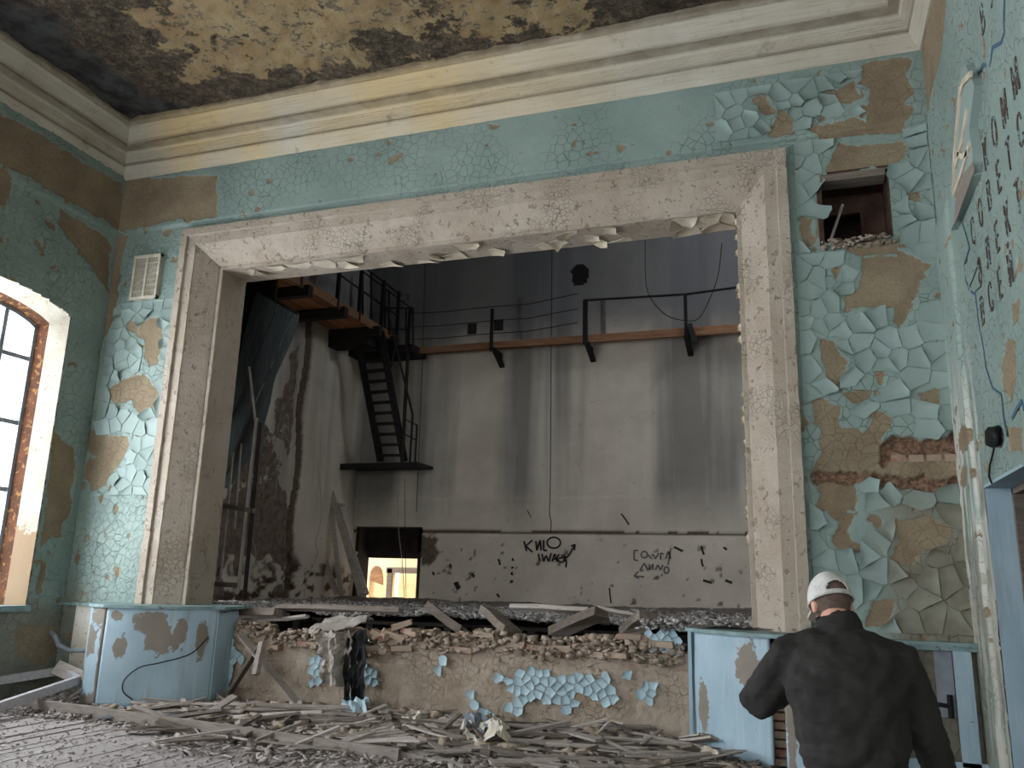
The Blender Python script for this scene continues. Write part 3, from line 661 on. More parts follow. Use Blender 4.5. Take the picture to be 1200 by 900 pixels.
for wi, (a, c) in enumerate(WINS):
    K = 20; ys = [a+(c-a)*k/K for k in range(K+1)]; ins = .2
    outer = [(a, ZS0)] + [(y, float(win_top(np.array(y), a, c))) for y in ys] + [(c, ZS0)]
    cy = (a+c)/2
    def inset(s, dz): return [(cy+(y-cy)*(1-s*2/(c-a)), z-(dz if z > ZS0+.1 else 0)) for y, z in outer]
    mid = inset(.12, .10); inn = inset(.20, .17)
    def strip(A, xa, B, xb, jit=0):
        m = MB(); n = len(A)
        vs = [(xa, y, z) for y, z in A]+[(xb, y, z) for y, z in B]
        m.add(vs, [(i, (i+1) % n, n+(i+1) % n, n+i) for i in range(n)]); return m
    rv = strip([(y+.0, z) for y, z in outer], XL+.012, mid, XL-.22)
    w = struct(recalc(rv.build('window_%d' % (wi+1), M['whitesplay'])))
    o = recalc(strip(mid, XL-.22, inn, XL-.36).build('window_reveal', M['rust'], w)); o['label'] = 'rusty broken edge strip'
    # glazing bars
    g = MB(); xg = XL-.38; zt = ZCR-.19; y0, y1 = a+.2, c-.2
    for i in range(len(inn)): g.beam((xg, *inn[i-1]), (xg, *inn[i]), .07, .08, (1, 0, 0))
    g.build('window_frame', M['winframe'], w)
    nb_ = 5
    for k in range(1, nb_):
        y = y0+(y1-y0)*k/nb_; MB().box((xg-.03, y-.03, ZS0), (xg+.03, y+.03, float(win_top(np.array(y), a, c))-.16)).build('glazing_bar', M['winframe'], w)
    for z in (1.72, 2.6, 3.49, 4.38): MB().box((xg-.025, y0, z-.03), (xg+.025, y1, z+.03)).build('glazing_bar', M['winframe'], w)
    # sill
    MB().box((XL-.4, a-.03, ZS0-.06), (XL+.08, c+.03, ZS0+.01)).build('window_sill', M['ledge'], w)
    # dusty glass panes
    if 'glass' not in M:
        n_ = NT('dusty_window_glass'); tr = n_.n('ShaderNodeBsdfTransparent'); gl = n_.n('ShaderNodeBsdfGlossy'); gl.inputs['Roughness'].default_value = .05
        mx = n_.n('ShaderNodeMixShader'); mx.inputs[0].default_value = .06; n_.l(tr.outputs[0], mx.inputs[1]); n_.l(gl.outputs[0], mx.inputs[2]); n_.l(mx.outputs[0], n_.o.inputs[0]); M['glass'] = n_.m
    for k in range(nb_):
        ya = y0+(y1-y0)*k/nb_+.02; yb_ = y0+(y1-y0)*(k+1)/nb_-.02; zz = [ZS0+.02, 1.72, 2.6, 3.49, 4.38]
        for j in range(5):
            za = zz[j]+(.02 if j else 0); zb = zz[j+1]-.02 if j < 4 else float(win_top(np.array((ya+yb_)/2), a, c))-.2
            if zb > za: MB().box((xg-.002, ya, za), (xg+.002, yb_, zb)).build('window_pane', M['glass'], w)
    mk = MB()
# outer masonry of the left wall, closing the gaps round the window reveals
mb = MB(); ya = YB
for a, c in sorted(WINS):
    mb.box((XL-.5, ya, 0), (XL-.03, a, 12)); mb.box((XL-.5, a, 0), (XL-.03, c, ZS0-.01)); mb.box((XL-.5, a, ZCR+.01), (XL-.03, c, 12)); ya = c
    mb.box((XL-.5, a-.01, ZSP-.1), (XL-.30, a+.15, ZCR+.05)); mb.box((XL-.5, c-.15, ZSP-.1), (XL-.30, c+.01, ZCR+.05))
mb.box((XL-.5, ya, 0), (XL-.03, YF+.3, 12)); struct(mb.build('wall_left_masonry', M['stage_wall']))

# ---- right wall with a doorway
DY0, DY1, DZ = 6.3, 8.0, 2.49
CR = [pxX(p, XR) for p in [
    [(1080,0),(1112,-20),(1108,30),(1104,60),(1092,110),(1088,135),(1080,146),(1078,120),(1080,60)],
    [(1180,400),(1190,398),(1192,440),(1186,470),(1176,455),(1174,430)], [(1180,500),(1200,500),(1200,530),(1185,528)],
    [(1133,495),(1142,505),(1140,530),(1130,530),(1128,510)], [(1150,78),(1153,80),(1152,140),(1150,130)], [(1186,355),(1195,350),(1195,378),(1187,380)], [(1132,548),(1139,545),(1138,568),(1130,570)]]]
def right_fn(U, V):
    b = np.full(U.shape, -.12)
    for p in CR: b = np.maximum(b, sdpoly(U, V, p))
    b = b+(fbm(U*12, V*12, 4)-.5)*.08*(b > -.11); b = np.maximum(b, (fbm(U*9+3, V*9, 4)-.72)*.3)
    f1, f2, cid = vor(U*7, V*5, 15); e = f2-f1; pnt = 1-sst(b, -.006, .006)
    crk = .75*sst(fbm(U*1.6+7, V*1.6, 3), .44, .6)
    h = pnt*(.009+crk*(.016*np.clip(f1, 0, 1)**2+.005*cid)*sst(e, 0, .1)) - .009*crk*pnt*(1-sst(e, .02, .07))+(fbm(U*3, V*3, 3)-.5)*.012
    h = h+.035*sst(U, 8.30, 8.34)*sst(V, 5.4, 5.2)
    keep = ~((U > DY0) & (U < DY1) & (V < DZ))
    return dict(h=h, keep=keep, bare=b, dirt=np.maximum(.45*sst(V+.5*fbm(U*3, V*3), 2.6, 1.6), .7*sst(U, 7.95, 8.1)*sst(V, 2.9, 2.4)*sst(fbm(U*6, V*2, 4), .50, .6)), brick=0*U, chalk=sst(U, 7.98, 8.03)*sst(V, 4.2, 2.8)*sst(fbm(U*14, V*1.5, 4), .38, .52))
wr = struct(relief('wall_right', 'X-', XR, 4.4, YF, 0, 7.5, .0155, right_fn, M['wall']))
mb = MB(); mb.box((XR+.005, YB, 0), (XR+.05, 4.4, 8.1)); struct(mb.build('wall_right_rear', M['wall']))
mb = MB(); mb.box((XR+.03, 4.3, 0), (XR+.48, DY0-.03, 12)); mb.box((XR+.03, DY1+.03, 0), (XR+.48, YF+.3, 12)); mb.box((XR+.03, DY0-.03, DZ+.03), (XR+.48, DY1+.03, 12)); struct(mb.build('wall_right_masonry', M['stage_wall']))
d = MB(); d.box((XR-.005, DY1, 0), (XR+.47, DY1+.028, DZ)); d.box((XR-.005, DY0-.02, 0), (XR+.47, DY0, DZ)); d.box((XR-.012, DY0, DZ-.005), (XR+.47, DY1, DZ+.02))
dr = struct(d.build('door_1', M['bluepanel']))
o = MB().box((XR+.19, DY1-.05, 0), (XR+.27, DY1+.01, DZ-.01)).box((XR+.19, DY0, 0), (XR+.27, DY0+.05, DZ-.01)).box((XR+.19, DY0, DZ-.06), (XR+.27, DY1, DZ-.01)).build('door_frame', M['beam'], dr)
mb = MB(); mb.box((XR+.48, 5.5, 0), (XR+3.5, 5.55, 3.2)).box((XR+.48, 9.2, 0), (XR+3.5, 9.25, 3.2)).box((XR+3.4, 5.5, 0), (XR+3.5, 9.2, 3.2)).box((XR+.48, 5.5, 3.1), (XR+3.5, 9.2, 3.2)).box((XR+.3, 5.5, -.05), (XR+3.5, 9.2, 0))
struct(mb.build('wall_corridor', M['darkroom']))
mb = MB()
for a, c in ((XL-.5, -8.6), (-5.8, -2.3), (.5, XR+.4)): mb.box((a, YB-.1, 0), (c, YB, 8.3))
for a in (-8.6, -2.3): mb.box((a, YB-.1, 0), (a+2.8, YB, 1.3)); mb.box((a, YB-.1, 5.5), (a+2.8, YB, 8.3))
struct(mb.build('wall_back', M['wall']))
for k_, a in enumerate((-8.6, -2.3)):
    m = MB()
    for x in (0, .93, 1.87, 2.8): m.box((a+x-.03, YB-.08, 1.3), (a+x+.03, YB-.03, 5.5))
    for z in (1.3, 2.3, 3.3, 4.3, 5.5): m.box((a, YB-.08, z-.03), (a+2.8, YB-.03, z+.03))
    struct(m.build('window_%d' % (5+k_), M['winframe']))  # unseen rear windows, added to go with the fill lights
mb = MB().box((XL-.5, YB-.1, ZC+.12), (XR+.5, YF+.8, ZC+.3)); struct(mb.build('ceiling_slab', M['darkroom']))
# slogan lettering painted on the right wall
def glyph(ch, y, z, hgt=.24, sq=.62, parent=wr):
    cu = bpy.data.curves.new('glyph', 'FONT'); cu.body = ch; cu.size = hgt/.72; cu.extrude = .004; cu.align_x = 'CENTER'; cu.offset = -.004
    ob = bpy.data.objects.new('glyph', cu); me = bpy.data.meshes.new_from_object(ob); me.name = 'painted_letter'
    bpy.data.objects.remove(ob)
    R_ = Matrix(((0, 0, -1), (-1, 0, 0), (0, 1, 0)))
    me.transform(Matrix.Translation((XR-.016, y, z-hgt/2)) @ R_.to_4x4() @ Matrix.Diagonal((sq, 1, 1, 1)))
    me.materials.clear(); me.materials.append(M['letter']); return link('painted_letter', me, parent)
for row, y0, z in (('ВСЕЙ СТ', 7.32, 3.85), ('ЭЛЕКТ', 7.25, 4.19), ('СОВЕТСКА', 7.34, 4.57), ('КОММ', 6.64, 4.91), ('ВЛ', 6.25, 5.83)):
    for k, ch in enumerate(row):
        if ch != ' ': glyph(ch, y0-.335*k*(1 if k < 9 else 1), z+random.uniform(-.015, .015))
def ribbon(mb, pts3, nrm, w, t=.004):
    for a, c in zip(pts3, pts3[1:]):
        mb.beam(a, c, w, t, nrm)
# raised arrow-shaped panel and blue undercoat line on the right wall
pl = pxX([(1122,190),(1119,215),(1116,268),(1117,270),(1144,205),(1143,180),(1139,150),(1145,100),(1135,76),(1130,78),(1124,120)], XR-.05)
sg = recalc(MB().prism([(XR-.07, y, z) for y, z in pl], (.07, 0, 0)).build('wall_emblem', [M['paint']], None))
tag(sg, 'raised flat plaster shape like an arrowhead, peeled, high on the right wall beside the letters', 'wall relief')
for q_ in (((1121,225), (1123,180), (1130,100)), ((1124,195), (1132,165), (1138,128)), ((1122,228), (1132,200), (1141,168)), ((1130,108), (1134,95), (1143,86)), ((1127,180), (1133,183), (1139,178))):
    m_ = MB(); ribbon(m_, [Vector((XR-.078, on_x(a, b, XR-.05).y, on_x(a, b, XR-.05).z)) for a, b in q_], (1, 0, 0), .05, .02); m_.build('raised_strip', M['creamflake'], sg)
pl2 = pxX([(1120,215),(1117,266),(1141,200),(1139,190)], XR-.08)
MB().prism([(XR-.076, y, z) for y, z in pl2], (.006, 0, 0)).build('bare_patch', M['lath'], sg)
def px_line(name, pts, x, w, mat, parent):
    m = MB(); ribbon(m, [Vector((x, on_x(a, b, x).y, on_x(a, b, x).z)) for a, b in pts], (1, 0, 0), w); return m.build(name, mat, parent)
px_line('undercoat_line', [(1177,-5),(1176,20),(1177,38),(1173,50),(1163,56),(1160,78),(1152,76),(1146,86),(1141,92)], XR-.014, .03, M['bluecrack'], wr)
px_line('undercoat_line', [(1128,262),(1136,290),(1130,310),(1132,330),(1138,342),(1143,345),(1147,380),(1153,412),(1155,430),(1163,455),(1173,462),(1176,490),(1180,512)], XR-.014, .02, M['bluecrack'], wr)
px_line('undercoat_line', [(1135,340),(1142,322),(1148,305),(1147,325),(1150,335),(1143,342)], XR-.014, .012, M['mark'], wr)
px_line('undercoat_line', [(1186,490),(1192,478),(1197,470),(1200,480)], XR-.014, .03, M['bluecrack'], wr)
# light switch box hanging by its cable beside the door
c0 = on_x(1163, 512, XR-.06)
eb = empty('junction_box', (XR-.02, c0.y, c0.z-.1)); tag(eb, 'burnt black electrical box hanging on its cable above the doorway', 'junction box')
m = MB(); m.ell((XR-.05, c0.y, c0.z), (.05, .15, .085), None, 10, 6); bo = m.build('box_body', M['black'], eb, True)
for vv in bo.data.vertices: vv.co += Vector((mnoise.noise(vv.co*14)*.03, mnoise.noise(vv.co*15+Vector((3, 3, 3)))*.04, mnoise.noise(vv.co*13+Vector((7, 0, 0)))*.03))
cpts = [on_x(a, b, XR-.03) for a, b in ((1166,518),(1164,530),(1160,545),(1159,558),(1162,566))]
MB().tube(cpts, .008, 6).build('cable', M['black'], eb)

# ---- floor of the hall: dusty boards running towards the stage
fl = struct(MB().box((XL-.3, YB, -.3), (XR+.3, 9.6, -.045)).build('floor', M['dust']))
bw = .125; k = 0
x = XL
while x < XR-.02:
    x1_ = min(x+bw-.008, XR); ya = YB
    if -10 < x < 2:
        s = random.uniform(-.006, .004); mb = MB()
        mb.beam(((x+x1_)/2, YB+.02, -.022+s), ((x+x1_)/2, 9.4, -.022+s+random.uniform(-.006, .006)), x1_-x, .045, jit=.003, segs=6)
        mb.build('floorboard', M['floorboard'], fl)
    x += bw

# ---- side cladding boxes under the frame (curved, blue)
def curved(name, plan, z0, z1, mat, bare=None, lbl=None, thick=.03):
    """plan: list of (x,y); smooth vertical sheet with thickness"""
    P = [Vector((a, b, 0)) for a, b in plan]; Q = []
    for i in range(len(P)-1):
        p0, p1, p2, p3 = P[max(i-1, 0)], P[i], P[i+1], P[min(i+2, len(P)-1)]
        for k in range(6):
            t = k/6; Q.append(.5*((2*p1)+(-p0+p2)*t+(2*p0-5*p1+4*p2-p3)*t*t+(-p0+3*p1-3*p2+p3)*t**3))
    Q.append(P[-1]); nz = 26; vs = []; fs = []; att = []
    n = len(Q)
    for side in (0, 1):
        for i, q in enumerate(Q):
            d = (Q[min(i+1, n-1)]-Q[max(i-1, 0)]).normalized(); nr = Vector((-d.y, d.x, 0))
            for j in range(nz+1):
                z = z0+(z1-z0)*j/nz; w = .008*mnoise.noise(Vector((q.x*2, q.y*2, z*2)))
                vs.append(q+nr*(side*thick+w)+Vector((0, 0, z))); att.append(bare(i/(n-1), j/nz) if bare else -.12)
    o = n*(nz+1)
    for i in range(n-1):
        for j in range(nz):
            a = i*(nz+1)+j; fs.append((a, a+nz+1, a+nz+2, a+1)); fs.append((o+a+1, o+a+nz+2, o+a+nz+1, o+a))
    for i in range(n-1):
        a = i*(nz+1)+nz; fs.append((a, a+nz+1, o+a+nz+1, o+a)); a = i*(nz+1); fs.append((o+a, o+a+nz+1, a+nz+1, a))
    for i in (0, n-1):
        for j in range(nz): a = i*(nz+1)+j; fs.append((a, a+1, o+a+1, o+a))
    m = MB().add(vs, fs); me = m.mesh(name, mat, True); at = me.attributes.new('peel', 'FLOAT', 'POINT'); at.data.foreach_set('value', [a+.14 for a in att])
    return Q, me
def blob(u, v, L):
    return max([-.3]+[(1-math.hypot((u-a)/ra, (v-b)/rb))*.12 for a, b, ra, rb in L])
PL = [(-8.24-x, y) for x, y in [(-1.14, 9.10), (-.94, 8.83), (-.64, 8.62), (-.34, 8.47), (-.04, 8.39)]][::-1]     # front left of the stage
lb = empty('side_cladding', (-8.0, 8.8, 0)); tag(lb, 'curved blue painted cladding box below the left side of the stage frame', 'cladding')
Q, me = curved('curved_panel', PL, 0, 1.15, M['bluepanel'], lambda u, v: blob(u, v, [(.42, .86, .15, .12), (.52, .68, .12, .17), (.68, .75, .05, .17), (.19, .6, .06, .12), (.86, .7, .05, .2), (.13, .92, .07, .05)]))
recalc(link('curved_panel', me, lb))
Q2, me = curved('side_panel', [(-8.66, 8.60), (-8.5, 8.46), (-8.225, 8.39)], 0, 1.15, M['bluepanel'], lambda u, v: blob(u, v, [(1.0, .5, .10, .9), (.5, 0, 1, .10), (.6, .65, .18, .16), (.3, .3, .14, .12), (.75, .9, .2, .12)])); recalc(link('side_panel', me, lb))
Q3, me = curved('return_panel', [(-8.72, 9.0), (-8.69, 8.8), (-8.66, 8.62)], 0, 1.15, M['bluepanel']); recalc(link('return_panel', me, lb))
# ledge board
top = [(-8.72, 8.60), (-8.50, 8.42)] + [(q.x-.02, q.y-.05) for q in Q[::4]] + [(-7.02, 9.12), (-7.02, 9.7), (-8.19, 9.7), (-8.19, 8.985), (-8.80, 8.985)]
top = [(a, b) for a, b in top]
recalc(MB().prism([(a, min(b, 9.7), 1.15) for a, b in top], (0, 0, .035)).build('ledge_board', M['ledge'], lb))
MB().box((-7.12, 9.1, 0), (-7.09, 9.5, 1.15)).build('end_board', M['bluepanel'], lb)
wp = [Vector((-7.13, 9.0, .82)), Vector((-7.25, 8.84, .62)), Vector((-7.5, 8.63, .52)), Vector((-7.72, 8.53, .46)), Vector((-7.86, 8.46, .32)), Vector((-7.86, 8.46, .18)), Vector((-7.74, 8.5, .09))]
tag(MB().tube(smooth(wp), .007, 6).build('black_cable', M['black']), 'thin black cable drooping across the left blue cladding box', 'cable')
rbx = empty('side_cladding', (-.6, 8.8, 0)); rbx.name = 'side_cladding'; tag(rbx, 'curved pale blue cladding box below the right side of the stage frame, behind the man', 'cladding')
Q, me = curved('curved_panel', [(-1.14, 9.12), (-1.10, 9.02), (-.94, 8.83), (-.64, 8.62), (-.37, 8.48)], 0, 1.15, M['bluepanel'], lambda u, v: blob(u, v, [(.36, .38, .09, .24), (.8, .75, .09, .2)])); recalc(link('curved_panel', me, rbx))
Q, me = curved('split_panel', [(-.25, 8.44), (-.04, 8.39), (.2, 8.42), (.42, 8.5)], 0, 1.15, M['bluepanel'], lambda u, v: blob(u, v, [(.2, .6, .3, .35), (.3, .8, .3, .3), (.1, .2, .06, .4)])); recalc(link('split_panel', me, rbx))
MB().box((-1.2, 9.08, 0), (-1.165, 9.5, 1.15)).build('end_board', M['bluepanel'], rbx)
top = [(-1.22, 9.7), (-1.22, 9.04), (-1.12, 8.92), (-.94, 8.77), (-.64, 8.56), (-.34, 8.41), (-.04, 8.33), (.3, 8.36), (.5, 8.46), (.56, 8.985), (-.05, 8.985), (-.05, 9.7)]
recalc(MB().prism([(a, b, 1.15) for a, b in top], (0, 0, .035)).build('ledge_board', M['ledge'], rbx))
for k in range(12): MB().box((-.42+random.uniform(-.01, .01), 8.62, .08*k+.01), (-.18+random.uniform(-.01, .01), 8.75, .08*k+.07)).build('brick', M['brick'], rbx)
# splinter hole in the right panel
# ---- radiator recess by the right corner
rr = empty('radiator_enclosure', (1.0, 8.9, 0)); tag(rr, 'pale blue wooden radiator recess with a broken front, in the right corner behind the man', 'radiator cover')
MB().box((.5, 8.80, 1.13), (XR, YF+.0, 1.165)).build('ledge_board', M['ledge'], rr)
MB().box((.5, 8.83, 1.09), (XR, 8.86, 1.13)).build('ledge_trim', M['ledge'], rr)
MB().box((1.23, 8.84, .1), (1.38, 8.87, 1.09)).build('post', M['bluepanel'], rr)
MB().box((.5, 8.84, .0), (XR, 8.87, .14)).build('bottom_rail', M['bluepanel'], rr)
MB().box((.52, 8.84, .1), (.62, 8.87, 1.09)).build('post', M['bluepanel'], rr)
g = MB().box((1.08, 8.93, .5), (1.23, 8.94, 1.08)); 
o = g.build('loose_sheet', M['winframe'], rr)
o = MB().box((.62, 8.9, .62), (.95, 8.91, 1.02)).build('loose_sheet', M['sheet'], rr)
MB().tube([(.98, 8.92, .62), (1.18, 8.90, .60)], .02, 8).tube([(1.18, 8.9, .50), (1.18, 8.9, .70)], .025, 8).tube([(1.0, 8.93, .1), (1.0, 8.93, .62)], .018, 8).build('valve_pipe', M['steel'], rr)
# ---- radiator recess by the left corner
rl = empty('radiator_enclosure', (-9.1, 8.95, 0)); tag(rl, 'whitish recess panel with thin heating pipe in the left corner below the ledge', 'radiator recess')
MB().box((XL, 8.90, 1.13), (-8.75, YF+.01, 1.165)).build('ledge_board', M['ledge'], rl)
MB().box((-9.3, 8.97, .25), (-8.75, 8.985, 1.13)).build('recess_panel', M['white'], rl)
MB().tube([(-8.85, 8.93, .3), (-8.85, 8.93, 1.0), (-8.8, 8.93, 1.05), (-8.7, 8.93, 1.05)], .012, 6).build('heating_pipe', M['steel'], rl)
MB().tube([(-9.5, 8.8, .78), (-9.4, 8.78, .74), (-9.33, 8.8, .62), (-9.2, 8.86, .56), (-8.9, 8.9, .57)], .03, 8).build('bent_pipe', M['winframe'], rl)

# ---- plaster vent grille on the left panel
gx0, gx1, gz0, gz1 = -9.10, -8.62, 5.42, 6.10
gr = empty('vent_grille', ((gx0+gx1)/2, YF, gz0)); tag(gr, 'cream plaster vent grille with two columns of slots, high on the left panel', 'vent grille')
yg = YF-.06
m = MB()
for a, c in ((gx0, gx0+.04), ((gx0+gx1)/2-.022, (gx0+gx1)/2+.022), (gx1-.04, gx1)): m.box((a, yg-.012, gz0), (c, YF+.02, gz1))
for a in (gz0, gz1-.04): m.box((gx0, yg-.014, a), (gx1, YF+.02, a+.04))
m.build('grille_frame', M['grille'], gr)
m = MB()
for k in range(1, 7): z = gz0+.04+(gz1-gz0-.08)*k/7; m.box((gx0+.04, yg, z-.011), (gx1-.04, YF, z+.011))
for r in range(7):
    for s in range(2):
        for k in range(8):
            x = gx0+.04+s*((gx1-gx0)/2-.018)+k*.0245; z = gz0+.04+(gz1-gz0-.08)*r/7; m.box((x-.0045, yg, z), (x+.0055, YF-.03, z+(gz1-gz0-.08)/7))
o = m.build('grille_bars', M['grille'], gr); o['kind'] = 'stuff'
MB().box((gx0+.02, YF-.036, gz0+.02), (gx1-.02, YF-.032, gz1-.02)).build('dark_backing', M['black'], gr)  # black sheet stands in for the shade behind the slots

# ============================================================ STAGE HOUSE
SX, SY, SZ = -8.9, 15.5, 1.12
LINES = [2.52, 3.16]
def sb_fn(U, V):
    hole = np.hypot((U+4.07)/.17, (V-7.73)/.21)+(fbm(U*12, V*12, 3)-.5)*.5 < 1
    keep = ~hole & ~((U > -8.82) & (U < -7.33+.0) & (V < 2.60)) & ~((abs(U+6.42) < .09) & (abs(V-6.76) < .1)) & ~((abs(U+5.82) < .09) & (abs(V-6.79) < .1)) & ~((abs(U+8.05) < .12) & (abs(V-7.6) < .06))
    h = (fbm(U*1.2, V*1.2, 4)-.5)*.03+(fbm(U*9, V*9, 3)-.5)*.008
    h += .02*sst(V, 3.19, 3.17)
    wob = (fbm(U*1.5, U*0, 3)-.5)*.05
    h -= .05*(np.abs(V-2.52-wob) < .022)
    chip = sst(fbm(U*7, V*7, 4), .75, .79)*sst(V, 2.4, 2.2); h -= .02*chip
    brk = ((np.abs(V-2.52-wob) < .025)*.9+.8*chip+.9*sst(np.hypot((U+7.2)/.25, (V-2.2)/.35)+(fbm(U*8, V*8)-.5), 1.0, .8)); 
    brk = np.maximum(brk, .7*((np.abs(U+7.7) < .03)*0))
    b = -.6+.45*sst(U, -8.0, -8.9)
    return dict(h=h, keep=keep, bare=b, brick=np.clip(brk, 0, 1))
wsb = struct(relief('wall_stage_back', 'Y-', SY, SX, 2.0, .2, 9.5, .035, sb_fn, M['stage_wall']))
mb = MB(); mb.box((SX-.3, SY+.5, 0), (-8.84, SY+.55, 12)); mb.box((-7.33, SY+.45, 0), (2.3, SY+.5, 9.6)); mb.box((-8.8, SY+.45, 2.0), (-7.2, SY+.6, 9.6)); mb.box((SX, SY+.02, 9.4), (2.3, SY+.1, 12.4))
mb.box((-9.0, SY+.06, 1.0), (-8.80, SY+.5, 2.62)); mb.box((-9.0, SY+.45, 1.0), (-8.84, SY+.6, 2.05)); mb.box((-7.34, SY+.04, 1.0), (-7.25, SY+.6, 2.62)); mb.box((-7.62, SY+.45, 1.0), (-7.2, SY+.6, 2.62)); mb.box((-8.72, SY+.06, 2.60), (-7.3, SY+.6, 2.66)); mb.box((-8.72, SY+.3, 1.99), (-7.34, SY+.55, 2.12))
struct(mb.build('wall_stage_back_masonry', M['darkroom']))
def sl_fn(U, V):
    b = -.50+.55*sst(U, 13.3, 12.9)*sst(fbm(U*.9, V*.9, 3), .35, .5)+.42*sst(V, 3.0, 2.4)+.3*sst(np.hypot((U-14.6)/.7, (V-5.4)/.9), 1, .4)
    pipe = np.abs(U-13.25+.05*np.sin(V*3)) < .12
    h = (fbm(U*1.3, V*1.3, 4)-.5)*.05-.05*pipe*(.5+fbm(U*9, V*9))+(fbm(U*8, V*8, 3)-.5)*.02
    lowb = sst(V+(fbm(U*3, V*3)-.5), 2.1, 1.6)*sst(fbm(U*5, V*8, 3), .5, .6)
    keep = ~((U > 10.6) & (U < 11.22) & (V > 1.2) & (V < 4.4))
    return dict(h=h, keep=keep, bare=b, brick=np.clip(pipe*.9+lowb, 0, 1))
struct(relief('wall_stage_left', 'X+', SX, 9.6, SY, .2, 9.5, .035, sl_fn, M['stage_wall']))
mb = MB(); mb.box((SX-.2, 9.6, 9.4), (SX-.02, SY, 12.4)); mb.box((2.0, 9.6, 0), (2.1, SY, 8.2)); mb.box((2.0, 9.6, 9.9), (2.1, SY, 12.4)); mb.box((2.0, 9.6, 8.2), (2.1, 11.4, 9.9)); mb.box((2.0, 13.8, 8.2), (2.1, SY, 9.9))
mb.box((SX-.3, 9.6, 12.3), (2.3, SY+.1, 12.4)); mb.box((XL-.5, 9.0, 8.3), (XR+.6, 9.7, 12.4))
struct(mb.build('wall_stage_house', M['stage_wall']))
mb = MB(); mb.box((SX-.5, 9.6, .2), (SX-.1, 10.6, 5)); mb.box((SX-.5, 11.22, .2), (SX-.1, 15.6, 9.4)); mb.box((SX-.5, 9.6, 4.4), (SX-.1, 11.62, 9.4)); mb.box((SX-.5, 9.6, 0), (SX-.1, 11.62, 1.2)); struct(mb.build('wall_stage_left_masonry', M['stage_wall']))

# stage floor: rubble-covered slab with a broken front edge, hollow below
def sf_fn(U, V):
    edge = 9.72+.25*fbm(U*1.3, U*0, 3)+.38*sst(U, -5.2, -4.9)*sst(U, -1.2, -1.5)*(.6+.5*fbm(U*2.3, U*0+4, 2))+.3*sst(U, -6.6, -6.4)*sst(U, -5.7, -5.9)
    edge = np.where((U < -7.05) | (U > -1.2), 9.0, edge)
    h = (fbm(U*2, V*2, 4)-.5)*.10+(fbm(U*14, V*14, 3)-.5)*.04+.05*sst(V, 13.5, 15.3)
    h = h+.04*sst(U, -1.8, -.9)+ .02
    return dict(h=h, keep=V > edge)
struct(relief('floor_stage', 'Z+', SZ, SX, 2.0, 9.02, SY+.2, .04, sf_fn, M['dust']))
mb = MB()
def edge_y(x): return 10.0 if -5.0 < x < -1.4 else (10.0 if -6.5 < x < -5.8 else 9.85)
for k in range(60):
    xx = SX+.2+k*.18; 
    if xx > 1.9: break
    mb.box((xx, edge_y(xx)+.1, SZ-.11), (xx+.175, SY, SZ-.07))
struct(mb.build('floor_stage_slab', M['dark_wood']))
P = np.column_stack([RNG.uniform(SX, 1.6, 9000), 9.75+RNG.beta(1.0, 2.0, 9000)*5.6, np.full(9000, SZ+.03)])
P = P[[p[1] > edge_y(p[0])-.05 for p in P]]
P[:, 2] += (fbm(P[:, 0]*2, P[:, 1]*2, 4)-.5)*.10+.03*(P[:, 0] > -1.7)
tag(rubble('stage_rubble', P, RNG.uniform(.03, .10, len(P)), M['stagerubble'], seed=5), 'grey plaster rubble spread over the whole stage floor', 'rubble', kind='stuff')
P = np.column_stack([RNG.uniform(-1.75, -.5, 1500), 9.25+RNG.random(1500)*1.6, np.full(1500, SZ+.02)]); P[:, 2] += RNG.random(1500)*.10
tag(rubble('stage_rubble', P, RNG.uniform(.03, .08, 1500), M['stagerubble'], seed=6), 'heap of dark shingle rubble on the stage corner beside the right jamb', 'rubble', kind='stuff')
# joists, sleepers and tilted slabs at the broken edge
edge_things = [
 ((505,712),(545,742),.30,.10,'broken timber slab tilted into the stage edge, left of the dark gap'),
 ((572,716),(600,740),.26,.09,'short grey joist end jutting over the brick, in the middle of the gap'),
 ((650,742),(705,718),.22,.10,'broken joist end leaning out at the middle of the stage gap'),
 ((735,742),(760,722),.22,.10,'joist stump beside the brick pile right of the gap'),
 ((700,712),(772,728),.10,.035,'long pale board lying across the right part of the stage edge'),
 ((258,722),(330,720),.30,.10,'grey beam end lying on the stage edge beside the left cladding'),
 ((330,712),(470,716),.14,.06,'long weathered beam along the front edge of the stage'),
 ((284,729),(360,722),.08,.03,'thin pale lath on the stage edge above the dark opening'),
 ((600,712),(690,716),.16,.05,'flat dusty board over the dark gap in the stage edge')]
for i, ((a, b), (c, d_), w, h, lb_) in enumerate(edge_things):
    p = on_y(a, b, 9.85); q = on_y(c, d_, 9.5 if i in (1, 2, 3) else 9.75)
    o = MB().beam(p, q, w, h, (0, .3, 1), jit=.012, segs=3).build('broken_beam' if w > .12 else 'board', M['beam'] if i not in (4, 7, 8) else M['pale_lath']); tag(o, lb_, 'timber')
for k in range(16):
    xx = -6.9+k*.37
    o = MB().box((xx-.05, 10.0, SZ-.27), (xx+.05, 15.3, SZ-.11)).build('joist', M['dark_wood'], bpy.data.objects['floor_stage'])
struct(MB().box((SX, 9.75, 0), (2.0, 15.5, .05)).build('floor_under_stage', M['darkroom']))

